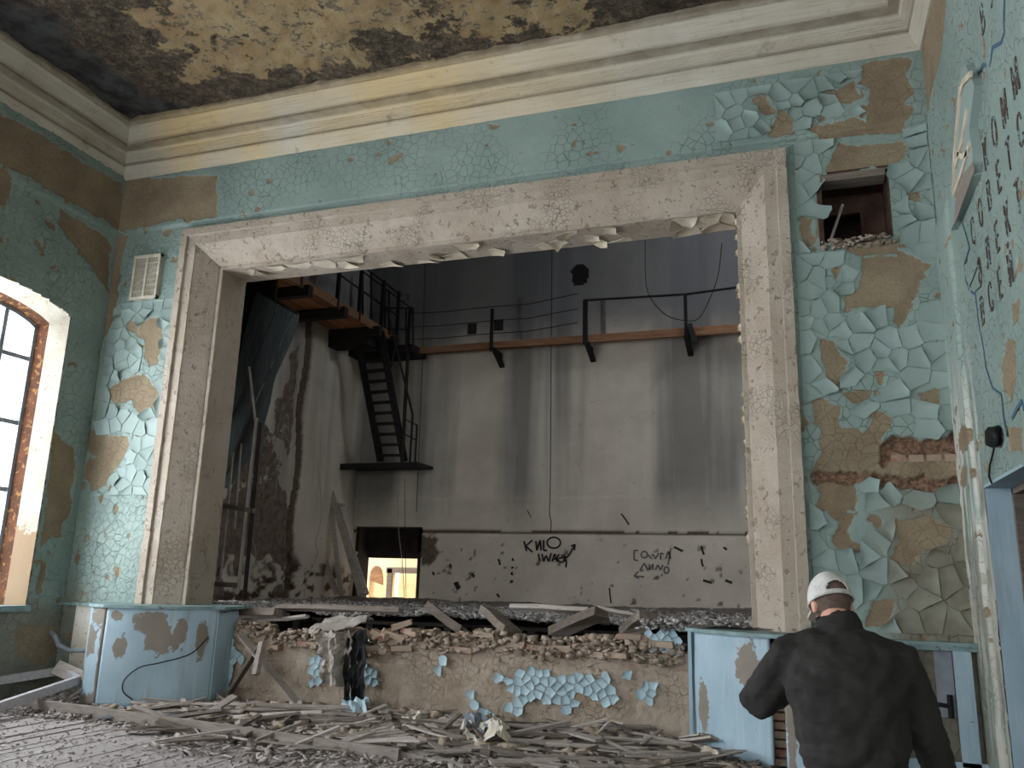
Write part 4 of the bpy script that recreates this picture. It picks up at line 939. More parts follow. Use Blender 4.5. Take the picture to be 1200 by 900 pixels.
# stage front: mud plaster over brick
BL = [pxY(p, 9.43) for p in [
    [(606,790),(612,784),(640,783),(650,790),(665,786),(680,792),(690,785),(700,800),(705,785),(715,788),(722,815),(715,828),(700,832),(695,815),(678,812),(672,842),(662,836),(655,822),(640,825),(625,822),(612,838),(586,832),(600,812),(585,800),(575,797),(590,793)],
    [(550,803),(562,803),(560,818),(580,838),(558,836),(548,820)], [(742,808),(765,803),(768,818),(756,826),(742,818)], [(729,784),(743,788),(730,794)], [(758,742),(780,735),(800,742),(800,764),(778,770),(762,760)],
    [(262,752),(272,750),(286,772),(274,785),(272,800),(262,815),(258,790)], [(366,768),(384,762),(388,790),(372,808),(362,798)], [(424,776),(440,782),(446,795),(436,806),(424,800)], [(508,770),(520,765),(524,775),(514,790)], [(548,796),(553,800),(548,806)]]]
HX0, HX1 = -6.50, -5.78
def top_z(x): return .92+.03*np.sin(x*5)-.10*((x > HX0) & (x < HX1))-.10*sst(np.abs(x+4.95), .55, .2)
def st_fn(U, V):
    br = sst(V+(fbm(U*6, V*6, 4)-.5)*.35, .78-.1, .88-.05)*1.0
    br = np.maximum(br, sst(np.hypot((U+4.95)/.6, (V-.9)/.28)+(fbm(U*6, V*6)-.5)*.6, 1.05, .95)); br = np.maximum(br, sst(np.hypot((U+6.1)/.7, (V-.72)/.2)+(fbm(U*6, V*6)-.5)*.6, 1.05, .9))
    h = (fbm(U*2.5, V*2.5, 4)-.5)*.05+(fbm(U*16, V*16, 4)-.5)*.022-br*(.04+.05*fbm(U*12, V*16, 3))
    f1, f2, cid = vor(U*6+fbm(U*7, V*7, 3)*1.2, V*5+fbm(U*7+5, V*7, 3)*1.2, 2); h -= .010*(1-sst(f2-f1, .01, .06))*(1-br)*sst(fbm(U*1.7, V*1.7, 3), .45, .6)
    b = np.full(U.shape, -.12)
    for p in BL: b = np.maximum(b, sdpoly(U, V, p))
    return dict(h=h, keep=V < top_z(U)+.05*(fbm(U*9, U*0, 3)-.5), brick=br)
sfr = struct(relief('wall_stage_front', 'Y-', 9.45, -7.12, -1.14, 0, 1.2, .013, st_fn, M['mud']))
mb = MB(); xx = -7.12
while xx < -1.16: mb.box((xx, 9.47, 0), (xx+.1, 9.66, float(top_z(np.array(xx+.05)))-.02)); xx += .1
struct(mb.build('wall_stage_front_core', M['mud']))
bricks = [MB().box((-.125, -.06, -.034), (.125, .06, .034)) for _ in range(6)]
for m in bricks:
    m.v = [tuple(c+random.uniform(-.012, .012) for c in v) for v in m.v]
bmeshes = [m.mesh('brick', M['brick']) for m in bricks]
def put_brick(x, y, z, rz=0, parent=sfr, ry=0):
    o = link('brick', random.choice(bmeshes), parent); o.location = (x, y, z); o.rotation_euler = (random.uniform(-.06, .06), ry, rz); return o
for course in range(3):
    xx = -7.0+.13*(course % 2)
    while xx < -1.5:
        tz = float(top_z(np.array(xx))); z = tz-.105+.078*course
        if not (HX0-.12 < xx < HX1+.12 and course > 0) and random.random() < (.85, .72, .45)[course] and not (course == 2 and xx < -6.6):
            put_brick(xx, 9.51+random.uniform(-.07, .03), z+random.uniform(-.012, .012), random.uniform(-.2, .2), ry=random.uniform(-.08, .08))
        xx += .262
for k in range(22): put_brick(random.uniform(-5.5, -4.4), 9.46+random.uniform(-.05, .05), random.uniform(.74, 1.05), random.uniform(-.8, .8), ry=random.uniform(-.4, .4))
for k in range(6): put_brick(random.uniform(-1.95, -1.5), 9.45+random.uniform(-.05, .05), random.uniform(.95, 1.05), random.uniform(-.5, .5))
# mortar lumps over the bricks
P = np.column_stack([RNG.uniform(-7.05, -1.3, 1900), RNG.uniform(9.40, 9.62, 1900), RNG.uniform(-.13, .08, 1900)]); P[:, 2] += top_z(P[:, 0])
o = rubble('mortar_lumps', P, RNG.uniform(.02, .085, 1900), M['mud'], sfr, flat=.8, seed=8)
# blue paint left on the plaster, every flake by itself
bx = (-7.1, -1.2, .05, 1.15); pts = poisson(bx, 1200, .075, 31, lambda p: max(float(sdpoly(np.array([p[0]]), np.array([p[1]]), q)[0]) for q in BL) > -.09)
cnt = 0
for i, (p, poly) in enumerate(cells(pts, bx)):
    s = max(float(sdpoly(np.array([p[0]]), np.array([p[1]]), q)[0]) for q in BL)
    if s < -.005 or cnt > 290 or max(np.hypot(*(np.array(poly)-p).T)) > .2: continue
    me = flake_mesh(poly, p, lambda a, c, h: (a, 9.425-h, c), (.004, .022), .97, mat=M['bluepaint'], seed=i+900, thick=.004); link('paint_flake', me, sfr); cnt += 1

# left stage gallery seen from below
gl = empty('stage_gallery', (SX+.5, 13, 6.4)); tag(gl, 'timber gallery along the left stage wall on dark cross beams with steel railing', 'gallery')
for k in range(4): MB().box((SX+.02+k*.235, 9.75, 6.45+.01*(k % 2)), (SX+.245+k*.235, SY-.4, 6.5)).build('gallery_board', M['gallery_wood'], gl)
MB().box((-7.96, 9.75, 6.40), (-7.90, SY-.4, 6.56)).build('edge_board', M['gallery_edge'], gl)
for y in (10.5, 11.55, 12.75, 14.0, 14.75): MB().box((SX, y-.07, 6.26), (-7.8 if y < 14 else -7.75, y+.07, 6.45)).build('cross_beam', M['dark_wood'], gl)
MB().box((SX, 13.95, 6.10), (-8.0, 14.3, 6.28)).build('cross_beam', M['dark_wood'], gl)
for y in (11.4, 12.6, 13.4, 14.3, 15.0): MB().box((-7.95, y-.03, 6.4), (-7.89, y+.03, 7.55)).build('post', M['steel'], gl)
for z in (7.0, 7.5): MB().tube([(-7.92, 10.6, z+.1), (-7.92, 15.0, z)], .018, 6).build('handrail', M['steel'], gl)
# back gallery with edge board, brackets, posts and wires
gb = empty('stage_gallery', (-3.5, 15.2, 6.3)); gb.name = 'stage_gallery'; tag(gb, 'narrow gallery ledge across the stage back wall with wooden edge, steel posts and wires', 'gallery')
MB().box((-7.75, SY-.42, 6.17), (-5.2, SY-.37, 6.30)).build('edge_board', M['gallery_edge'], gb)
MB().beam((-5.2, SY-.40, 6.235), (-2.0, SY-.40, 6.215), .05, .14).build('edge_board', M['gallery_edge'], gb); MB().box((-2.0, SY-.43, 6.14), (1.9, SY-.38, 6.28)).build('edge_board', M['gallery_edge'], gb)
MB().box((-7.75, SY-.4, 6.26), (1.9, SY+.02, 6.31)).build('gallery_board', M['gallery_wood'], gb)
MB().box((SX, SY-.75, 6.12), (-7.4, SY-.1, 6.28)).build('cross_beam', M['dark_wood'], gb)
yp = SY-.46
for px_, pyt, pyb, w in ((577, 362, 420, .055), (686, 352, 412, .085), (803, 345, 408, .06)):
    a = on_y(px_, pyt, yp); c = on_y(px_+1.5, pyb, yp)
    MB().box((a.x-w/2, yp-.03, 6.1), (a.x+w/2, yp+.03, a.z)).build('post', M['steel'], gb)
    MB().prism([(c.x-.03, yp-.02, 6.16), (c.x-.03, SY-.0, 6.16), (c.x-.03, SY, 5.86), (c.x-.03, yp+.10, 6.06)], (.05, 0, 0)).beam((c.x, yp, 6.14), (c.x+.02, SY, 5.88), .10, .05).build('bracket', M['steel'], gb)
MB().tube([on_y(684, 352, yp), on_y(803, 345, yp), on_y(900, 332, yp), on_y(1040, 313, yp)], .022, 6).build('handrail', M['steel'], gb)
for dz in (7.02, 6.72, 6.45):
    pts = [(-7.8, yp+.05, dz+.05), (-6.9, yp, dz), (-5.95, yp, dz+.02), (-5.0, yp, dz+.01), (-3.98, yp, dz+.14-.05*(7.02-dz))]; MB().tube(pts, .009, 5).build('railing_wire', M['steel'], gb)
a = on_y(808, 405, yp); o = MB().beam((a.x, yp-.05, 6.34), (a.x+.10, yp-.02, 5.98), .12, .10).build('bracket', M['steel'], gb)
# grey stains are in the plaster; electrical conduit strips on the back wall
for px_, a, b in ((612, 348, 404), (708, 352, 398)):
    p = on_y(px_, a, SY-.03); q = on_y(px_+1, b, SY-.03); MB().box((p.x-.03, SY-.03, q.z), (p.x+.03, SY-.0, p.z)).build('conduit_cover', M['faint'], wsb)
# ladder and landing
la = empty('steel_ladder', (-8.1, 15.0, 3.9)); tag(la, 'steep black steel stair ladder climbing to the stage gallery', 'ladder')
yl = 14.95
T1, B1, T2, B2 = on_y(418, 392, 14.2), on_y(446, 541, yl), on_y(446, 388, 14.2), on_y(474, 541, yl)
MB().beam(T1, B1, .05, .14, (1, 0, 0)).build('stringer', M['steel'], la); MB().beam(T2, B2, .05, .14, (1, 0, 0)).build('stringer', M['steel'], la)
for k in range(12):
    t = (k+.6)/12.2; a = T1.lerp(B1, t); c = T2.lerp(B2, t); MB().beam(a, c, .16, .035).build('tread', M['steel'], la)
H1 = T2+Vector((.12, -.1, .75)); H2 = B2+Vector((.15, -.05, .95))
MB().tube([T2+Vector((.1, 0, .5)), H2], .022, 6).build('handrail', M['steel'], la)
MB().tube([H2, B2+Vector((.12, 0, -.05))], .022, 6).build('handrail_post', M['steel'], la); MB().tube([T2.lerp(B2, .35), T2.lerp(B2, .35)+Vector((.12, 0, .8))], .018, 6).build('handrail_post', M['steel'], la)
ld = empty('ladder_landing', (-8.2, 15.2, 3.8)); tag(ld, 'small dark steel landing platform at the foot of the ladder on the back wall', 'platform')
p, q = on_y(404, 545, 14.9), on_y(493, 548, 14.9)
MB().box((SX+.02, 14.75, p.z-.05), (q.x, SY, p.z+.01)).build('deck', M['steel'], ld)
MB().box((SX+.02, 14.72, p.z-.12), (q.x, 14.76, p.z+.0)).build('edge_angle', M['steel'], ld)
for px_ in (476, 490): a = on_y(px_, 498, 14.9); MB().tube([(a.x, 14.85, p.z), (a.x, 14.85, a.z)], .02, 6).build('post', M['steel'], ld)
for zz in (0, .3): a, c = on_y(476, 492, 14.9), on_y(490, 499, 14.9); MB().tube([(a.x, 14.85, a.z-zz), (c.x, 14.85, c.z-zz)], .014, 6).build('handrail', M['steel'], ld)
pp = empty('support_pole', (-7.7, 15.0, 3.9)); a, c = on_y(481, 360, 14.8), on_y(471, 545, 14.8)
pp = MB().tube([a, c], .04, 8).build('support_pole_mesh', M['steel']); pp.name = 'steel_pole'; bpy.data.objects.remove(bpy.data.objects['support_pole'])
tag(pp, 'dark vertical steel pole between landing and gallery, right of the ladder', 'pole')
gate = empty('gallery_gate', (-7.9, 15, 6.4)); tag(gate, 'dark steel railing frame at the top of the ladder in the gallery corner', 'railing')
for px_, t_, b_ in ((425, 318, 372), (435, 318, 374), (451, 340, 388), (456, 342, 392), (476, 361, 410), (484, 362, 412)): MB().tube([on_y(px_, t_, 14.6), on_y(px_, b_, 14.6)], .024, 6).build('post', M['steel'], gate)
for A in (((425, 318), (484, 363)), ((451, 361), (484, 361)), ((451, 386), (480, 386)), ((420, 338), (456, 362))): MB().tube([on_y(*A[0], 14.6), on_y(*A[1], 14.6)], .016, 6).build('rail', M['steel'], gate)

# hanging torn fire panel
pc = empty('fire_panel', (-8.2, 11, 3)); tag(pc, 'torn blue grey fire curtain panel hanging askew behind the left jamb', 'stage panel')
poly = [(300, 342), (312, 347), (347, 366), (345, 380), (330, 415), (318, 442), (313, 470), (305, 500), (292, 530), (278, 552), (264, 572), (258, 571), (262, 520), (268, 470), (276, 430), (284, 400)]
P3 = [on_y(a, b, 10.75) for a, b in poly]
# boards of the panel: split the outline into vertical strips
nst = 7; A2 = [np.array((p.x, p.z)) for p in P3]
d0 = np.array((P3[2].x-P3[1].x, P3[2].z-P3[1].z)); d0 /= np.hypot(*d0); ax = np.array((-.36, -.93)); nx = np.array((.93, -.36))
us = [a@nx for a in A2]; lo, hi = min(us), max(us)
for k in range(nst):
    c0_, c1_ = lo+(hi-lo)*k/nst+.006, lo+(hi-lo)*(k+1)/nst
    q = clip_poly(clip_poly(A2, nx, c1_), -nx, -c0_)
    if len(q) > 2: recalc(MB().prism([(a[0], 10.75+.02*(k % 2)+.01*k, a[1]) for a in q], (0, .03, 0)).build('panel_board', M['curtain'], pc))
a, c = on_y(308, 344, 10.74), on_y(348, 367, 10.74); MB().beam(a, c, .05, .05).build('top_batten', M['dark_wood'], pc)
MB().box((-8.88, 10.85, 4.6), (-8.0, 10.9, 6.4)).build('dark_backing', M['darkroom'], pc)
# rack of pale pipes in front of the side window
rk = empty('pipe_rack', (-8.3, 10.4, 1.1)); tag(rk, 'rusty rack of pale vertical pipes on crossbars behind the left jamb', 'pipe rack')
yk = 10.35
for (a, b), (c, d_), r in (((268, 480), (250, 690), .022), ((273, 530), (258, 680), .022), ((283, 520), (275, 620), .014), ((301, 490), (279, 692), .026), ((305, 495), (287, 695), .03), ((292, 430), (299, 492), .02)):
    o = MB().tube([on_y(a, b, yk), on_y(c, d_, yk)], r, 8).build('pipe', M['wire'] if r < .028 else M['steel'], rk)
for (a, b), (c, d_) in (((258, 592), (300, 599)), ((247, 684), (280, 686))): MB().beam(on_y(a, b, yk), on_y(c, d_, yk), .05, .07).build('crossbar', M['beam'], rk)
# wires hanging on stage
def wire(pts, y, lbl, mat='wire', r=.007):
    o = MB().tube(smooth([on_y(a, b, y) for a, b in pts], 4), r, 5).build('hanging_wire', M[mat]); tag(o, lbl, 'wire')
wire([(330,482),(322,520),(310,550),(307,573),(312,580),(322,578),(325,560),(328,530),(334,484)], 12.4, 'pale looped wire hanging near the broken left stage wall')
wire([(310,580),(300,595),(288,600),(276,602)], 12.3, 'short pale wire from the pipe rack to the loop', r=.006)
wire([(296,630),(300,650),(296,670),(298,690),(308,700)], 12.0, 'tangled pale wire low beside the pipe rack')
wire([(372,540),(377,600),(370,635),(372,650),(360,680),(356,700)], 13.5, 'thin wire curling down near the leaning ladder', r=.006)
wire([(647,290),(646,400),(645,560),(644,600),(646,612),(645,625)], 15.2, 'long thin dark cable hanging straight down the middle of the back wall', 'steel', .009)
wire([(756,280),(757,330),(764,352),(782,370),(805,376),(820,372),(834,345),(842,320),(846,285)], 15.2, 'dark cable drooping in a wide loop above the gallery', 'steel', .009)
wire([(498,305),(496,400),(492,500),(488,600)], 15.2, 'thin dark cable down the back wall right of the ladder', 'steel', .007)
wire([(466,560),(467,620),(471,655),(474,700)], 15.0, 'pale cord hanging in front of the low doorway', 'wire', .007)
wire([(474,560),(475,640),(476,700)], 15.05, 'thin dark cord beside the pale one at the low doorway', 'steel', .006)
# leaning wooden step ladder
wl_ = empty('wooden_ladder', (-8.3, 14.6, SZ)); tag(wl_, 'broken wooden ladder frame leaning against the stage corner by the low doorway', 'ladder')
for (a, b), (c, d_), w in (((385,566),(423,697),.11), ((395,590),(430,697),.09), ((384,566),(400,697),.09), ((378,650),(395,697),.10)): MB().beam(on_y(a, b, 14.6), on_y(c, d_, 14.3), w, .04, (0, 1, 0)).build('rail', M['pale_lath'], wl_)
for (a, b), (c, d_) in (((396,592),(403,592)), ((408,648),(418,648)), ((414,672),(424,672))): MB().beam(on_y(a, b, 14.5), on_y(c, d_, 14.4), .06, .05, (0, 1, 0)).build('rung', M['pale_lath'], wl_)
# graffiti and marks on the back wall
GY = SY-.045
def strokes(name, S_, mat, w, parent=wsb):
    m = MB()
    for st in S_:
        pts = [on_y(a, b, GY) for a, b in st]; ribbon(m, pts, (0, 1, 0), w)
    return m.build(name, M[mat], parent)
def circ(cx, cy, rx, ry, n=12, a0=0, a1=360): return [(cx+rx*math.cos(math.radians(a0+(a1-a0)*k/n)), cy+ry*math.sin(math.radians(a0+(a1-a0)*k/n))) for k in range(n+1)]
strokes('graffiti', [[(614,634),(617,646)], [(624,633),(616,640),(624,647)], [(628,634),(629,645),(633,633),(634,645)], [(637,633),(637,645),(641,645)], circ(649,636,8,6.5)], 'mark', .035)
strokes('graffiti', [[(631,649),(632,657)], [(635,649),(637,658),(640,651),(643,658),(646,648)], [(647,658),(650,649),(653,658)], [(648,655),(653,655)], circ(658,654,5,5,10,-60,240), [(655,654),(662,653)], [(658,650),(664,658),(663,665)], [(660,657),(667,650),(673,639)], [(669,640),(674,638),(673,645)]], 'mark', .032)
strokes('graffiti', [[(748,645),(743,645),(743,656),(748,657)], circ(755,650,4,4,8), [(759,650),(764,655)], [(765,649),(768,655),(772,648)], [(774,656),(774,648),(778,649)], [(780,655),(783,646),(786,655)], [(783,662),(786,642)]], 'faint', .028)
strokes('graffiti', [[(750,668),(755,660),(759,668)], [(761,661),(761,668),(765,661),(765,668)], [(768,668),(771,662),(774,668),(777,662)], circ(781,668,3,4,8), [(755,676),(743,675),(748,670)], [(743,675),(749,678)]], 'faint', .028)
for (a, b), (c, d_), w in (((790,641),(800,646),.07), ((822,640),(825,650),.06), ((822,655),(824,664),.06), ((848,641),(852,644),.07), ((824,680),(834,683),.07), ((850,680),(858,683),.08), ((728,602),(737,615),.05), ((618,598),(622,606),.03), ((600,655),(601,657),.09), ((600,664),(601,666),.09), ((599,671),(600,674),.09), ((599,680),(600,683),.1), ((534,682),(538,690),.16), ((553,672),(556,676),.09), ((584,655),(586,662),.07), ((527,661),(528,665),.06), ((507,670),(509,674),.07), ((582,696),(585,700),.07), ((714,689),(716,707),.04)):
    strokes('soot_mark', [[(a, b), ((a+c)/2+random.uniform(-1, 1), (b+d_)/2), (c, d_)]], 'mark', w*.6)
# far room beyond the low doorway
mb = MB(); z0, z1 = 1.0, 4.2
aw = [on_y(432,697,19.5), on_y(432,682,19.5), on_y(437,675,19.5), on_y(442,683,19.5), on_y(449,685,19.5), on_y(450,697,19.5)]
mb.box((-13, 19.5, z0), (aw[0].x, 19.8, z1)); mb.box((aw[0].x, 19.5, aw[2].z+.12), (aw[5].x, 19.8, z1)); mb.box((aw[5].x, 19.5, z0), (on_y(456,697,19.5).x, 19.8, z1))
L = on_y(458, 671, 19.5); Rr = on_y(487, 700, 19.5); mb.box((on_y(456,697,19.5).x, 19.5, L.z), (Rr.x+.1, 19.8, z1)); mb.box((Rr.x+.05, 19.5, z0), (-6, 19.8, z1)); mb.box((-13, 16.1, z1), (-6, 19.8, z1+.1)); mb.box((-13, 16.1, z0-.1), (-6, 23, z0)); mb.box((-6.1, 16.1, z0), (-6, 19.8, z1))
mb.box((-13, 21.5, z0), (-11.2, 21.6, z1)); mb.box((on_y(466,697,21.5).x, 21.5, z0), (-7, 21.6, z1))
struct(mb.build('wall_far_room', M['roomcream']))
mb = MB(); mb.beam((L.x, 19.46, z0), (L.x, 19.46, L.z+.1), .14, .06, (0, 1, 0)); mb.beam((L.x-.1, 19.46, L.z+.06), (Rr.x+.1, 19.46, L.z+.06), .14, .06, (0, 1, 0)); struct(mb.build('door_2', M['beam']))
pts = circ(441, 680, 8, 17, 12, 180, 380); mb = MB().prism([on_y(a, b, 19.47) for a, b in pts], (0, .02, 0)); o = struct(recalc(mb.build('trim_5', M['gallery_edge'])))

# ============================================================ DEBRIS IN FRONT OF THE STAGE
def ground(x, y): 
    """height of the debris bed"""
    a = np.clip((np.asarray(y)-7.55-.12*np.asarray(x)*0)/1.7, 0, 1); return .02+.09*a
def ymax(x):
    return np.interp(x, [-9.6, -8.75, -8.7, -8.45, -8.2, -7.9, -7.6, -7.3, -7.12, -7.1, -1.16, -1.12, -.94, -.64, -.34, -.04, .4, .48, .5, 1.5], [8.92, 8.92, 8.55, 8.38, 8.33, 8.40, 8.55, 8.76, 9.0, 9.40, 9.40, 8.98, 8.77, 8.56, 8.41, 8.33, 8.42, 8.44, 8.80, 8.80])
def gfn(U, V):
    start = 7.62+(-U-3.6)*.045+.12*fbm(U*2, U*0, 2)
    h = .11*sst(V, start, 9.2)*(.35+.65*fbm(U*2.2, V*2.2, 4))+(fbm(U*11, V*11, 3)-.5)*.03-.035
    return dict(h=h, keep=(V > start-.2) & (V < ymax(U)))
GH = relief('debris_bed', 'Z+', 0, XL, .9, 7.3, 9.46, .03, gfn, M['dust']); tag(GH, 'bed of grey plaster dust and dirt banked against the stage front', 'dirt', kind='stuff')
def gz(x, y): return float(gfn(np.array([[x]]), np.array([[y]]))['h'][0, 0])
N = 16000
P = np.column_stack([RNG.uniform(XL+.1, .8, N), 9.42-RNG.beta(1.1, 1.6, N)*2.0, np.zeros(N)]); P = P[P[:, 1] < ymax(P[:, 0])-.03]; N = len(P); P[:, 2] = np.maximum(gfn(P[:, 0], P[:, 1])['h'], 0)+.01
tag(rubble('floor_rubble', P, RNG.uniform(.02, .075, N)*(1+.6*(RNG.random(N) < .08)), M['rubble'], seed=9), 'grey rubble and plaster chips strewn over the floor before the stage', 'rubble', kind='stuff')
N = 5000
P = np.column_stack([RNG.uniform(XL+.1, -.2, N), 4.5+RNG.random(N)*3.3, np.full(N, .008)])
tag(rubble('floor_grit', P, RNG.uniform(.008, .028, N), M['grit'], seed=10, flat=.5), 'fine grit and crumbs scattered on the dusty floorboards', 'grit', kind='stuff')
N = 2600
P = np.column_stack([RNG.uniform(-6, .6, N), RNG.uniform(6.6, 9.3, N), np.zeros(N)]); P = P[P[:, 1] < ymax(P[:, 0])-.06]; N = len(P); P[:, 2] = np.maximum(gfn(P[:, 0], P[:, 1])['h'], 0)+.03
tag(rubble('splinters', P, RNG.uniform(.025, .06, N), M['lath'], seed=12, flat=.25, long=3.4), 'splinters and lath scraps mixed into the rubble in the middle of the floor', 'splinters', kind='stuff')
# laths and planks, each its own object
def lath(p, q, w, h, mat='lath', name='wood_lath', lbl=None, cat='lath', group=None):
    o = MB().beam(p, q, w, h, (random.uniform(-.25, .25), random.uniform(-.25, .25), 1), jit=.006, segs=2).build(name, M[mat]); tag(o, lbl, cat, group); return o
def on_g(px, py, up=.04):
    p = on_z(px, py, .06); 
    for _ in range(4): p = on_z(px, py, gz(p.x, p.y)+up)
    return p
ZL = [('left', (180, 300), 'lath in the loose heap between the left cladding and the crossed boards'), ('mid', (300, 480), 'lath in the tangle in front of the hanging torn sheet'), ('centre', (470, 640), 'lath lying in the rubble before the middle of the stage front'), ('right', (620, 830), 'lath half buried in rubble before the right of the stage front')]
cnts = (46, 62, 62, 50)
for (zn, (xa, xb), lbl), cn in zip(ZL, cnts):
    for k in range(cn):
        t = random.random(); px_ = random.uniform(xa, xb)
        ylo = 822+(px_-250)*.05; yhi = 862+(px_-200)*.095; py_ = min(ylo+(yhi-ylo)*t, 899)
        p = on_g(px_, py_, .05+.05*random.random()); L = random.uniform(.25, 1.15)*(1 if random.random() < .75 else 1.4); an = random.gauss(.35, .5) if random.random() < .65 else random.uniform(-1.2, 1.6)
        d = Vector((math.cos(an), math.sin(an)*.9, random.uniform(-.06, .07)))*L/2
        y1_ = min(p.y+abs(d.y), 9.3); sh = y1_-(p.y+abs(d.y)); p.y += sh
        q0, q1 = p-d, p+d
        if q0.x < XL+.2 or q1.x > .2: continue
        for q in (q0, q1): q.z = max(q.z, gz(q.x, q.y)+.012, .012)
        mx = max(max(q.y-float(ymax(q.x))+.05 for q in (q0, q1, (q0+q1)/2)), 0); q0.y -= mx; q1.y -= mx
        w_ = random.choice((.03, .045, .06, .09)); mt__ = random.choice(('lath', 'lath', 'pale_lath', 'beam'))
        ln = (q1-q0).length; sz = ('short' if ln < .5 else 'long' if ln > .95 else 'middling')+(' wide' if w_ > .07 else ' thin' if w_ < .04 else ''); cl = {'lath': 'grey', 'pale_lath': 'pale', 'beam': 'brown'}[mt__]
        lath(q0, q1, w_, random.choice((.012, .018, .022)), mt__, 'wood_lath', '%s %s %s' % (sz, cl, lbl), 'lath', 'laths in the %s part of the debris' % zn)
for k in range(52):
    px_ = random.uniform(190, 830); lo_ = 826+(px_-250)*.05; hi_ = min(866+(px_-200)*.08, 897)
    p = on_g(px_, random.uniform(lo_, hi_), .04); L = random.uniform(.22, .6); an = random.uniform(0, 6.28)
    q = p+Vector((math.cos(an)*L, math.sin(an)*L*.7, random.uniform(.03, .15))); q.y = min(q.y, float(ymax(q.x))-.06)
    side = 'left' if px_ < 400 else 'middle' if px_ < 620 else 'right'
    ww, mm = random.choice((.04, .06, .10, .13)), random.choice(('lath', 'pale_lath', 'beam')); desc = {'lath': 'grey', 'pale_lath': 'pale', 'beam': 'dark'}[mm]+(' narrow' if ww < .05 else ' wide' if ww > .09 else '')+(' long' if L > .42 else ' short')
    lath(p, q, ww, random.choice((.015, .025)), mm, 'board_scrap', desc+' board scrap poking up from the %s of the debris' % side, 'board', 'board scraps poking up in the %s of the debris' % side)
N = 420
P = np.column_stack([RNG.uniform(-8, .2, N), RNG.uniform(7.9, 9.35, N), np.zeros(N)]); P = P[P[:, 1] < ymax(P[:, 0])-.08]; N = len(P); P[:, 2] = np.maximum(gfn(P[:, 0], P[:, 1])['h'], 0)+.03
tag(rubble('plaster_chunks', P, RNG.uniform(.07, .16, N), M['mud'], seed=22, flat=.7), 'bigger tan plaster chunks lying among the laths before the stage', 'rubble', kind='stuff')
# particular pieces
def piece(a, b, w, h, lbl, mat='lath', name='plank', ua=.05, ub=.05, cat='plank'):
    return lath(on_g(*a, ua), on_g(*b, ub), w, h, mat, name, lbl, cat)
p = on_z(100, 838, .05); q = on_z(468, 886, .05); r0 = on_z(20, 823, .06)
o = MB().beam(r0, q, .05, .125, jit=.004, segs=8).build('floor_beam', M['lath']); tag(o, 'long straight beam edging the debris, lying in front from the left corner to the centre', 'beam')
piece((463,886), (498,893), .07, .09, 'short beam offcut at the right end of the long floor beam', 'lath')
P1 = on_y(283, 745, 9.25); P2 = on_g(352, 828, .05); lath(P1, P2, .10, .03, 'lath', 'plank', 'plank leaning down to the right in the crossed pair against the stage front', 'plank')
P1 = on_y(305, 755, 9.2); P2 = on_g(267, 815, .05); lath(P1, P2, .11, .035, 'beam', 'plank', 'plank leaning down to the left in the crossed pair against the stage front', 'plank')
P1 = on_y(308, 752, 9.1); P2 = on_y(300, 790, 9.0); lath(P1, P2, .10, .06, 'lath', 'plank', 'short block nailed at the crossing of the two leaning planks', 'plank')
piece((258, 822), (288, 828), .16, .03, 'short pale plank end among laths below the crossed planks', 'pale_lath')
piece((350, 842), (470, 850), .09, .03, 'long pale flat board lying level in the middle of the debris', 'pale_lath')
piece((120, 840), (215, 838), .13, .02, 'bluish board lying flat in front of the left cladding', 'tin', ua=.08, ub=.08)
piece((165, 838), (240, 818), .12, .02, 'grey board tilted up in front of the left cladding', 'pale_lath', ub=.10)
piece((215, 850), (262, 840), .14, .03, 'dark broken board left of the pale plank end', 'beam', ua=.08, ub=.10)
piece((255, 852), (345, 838), .05, .02, 'thin lath pointing right above the long floor beam', 'pale_lath', ub=.08)
piece((380, 858), (440, 842), .05, .02, 'lath raised at its right end behind the long floor beam', 'pale_lath', ub=.12)
piece((465, 872), (560, 840), .07, .03, 'long lath slanting up to the right beside the white crumpled sheet', 'lath', ub=.08)
piece((560, 868), (668, 846), .05, .03, 'round grey stick lying over the white crumpled sheet', 'lath', ua=.10, ub=.16)
piece((520, 882), (620, 872), .05, .02, 'pale lath near the bottom middle of the debris', 'pale_lath', ua=.08, ub=.08)
piece((480, 880), (545, 899), .05, .03, 'whitish metal strip at the bottom middle beside the beam offcut', 'wire', 'metal_strip', ua=.08, ub=.06, cat='strip')
piece((240, 800), (268, 824), .04, .02, 'thin lath standing against the left cladding corner', 'lath', ua=.15, ub=.04)
piece((690, 878), (780, 868), .05, .03, 'lath lying level right of centre in the debris', 'lath', ua=.08, ub=.08)
piece((760, 890), (860, 880), .12, .03, 'wide dusty plank at the bottom right of the debris before the cladding', 'pale_lath', ua=.08, ub=.10)
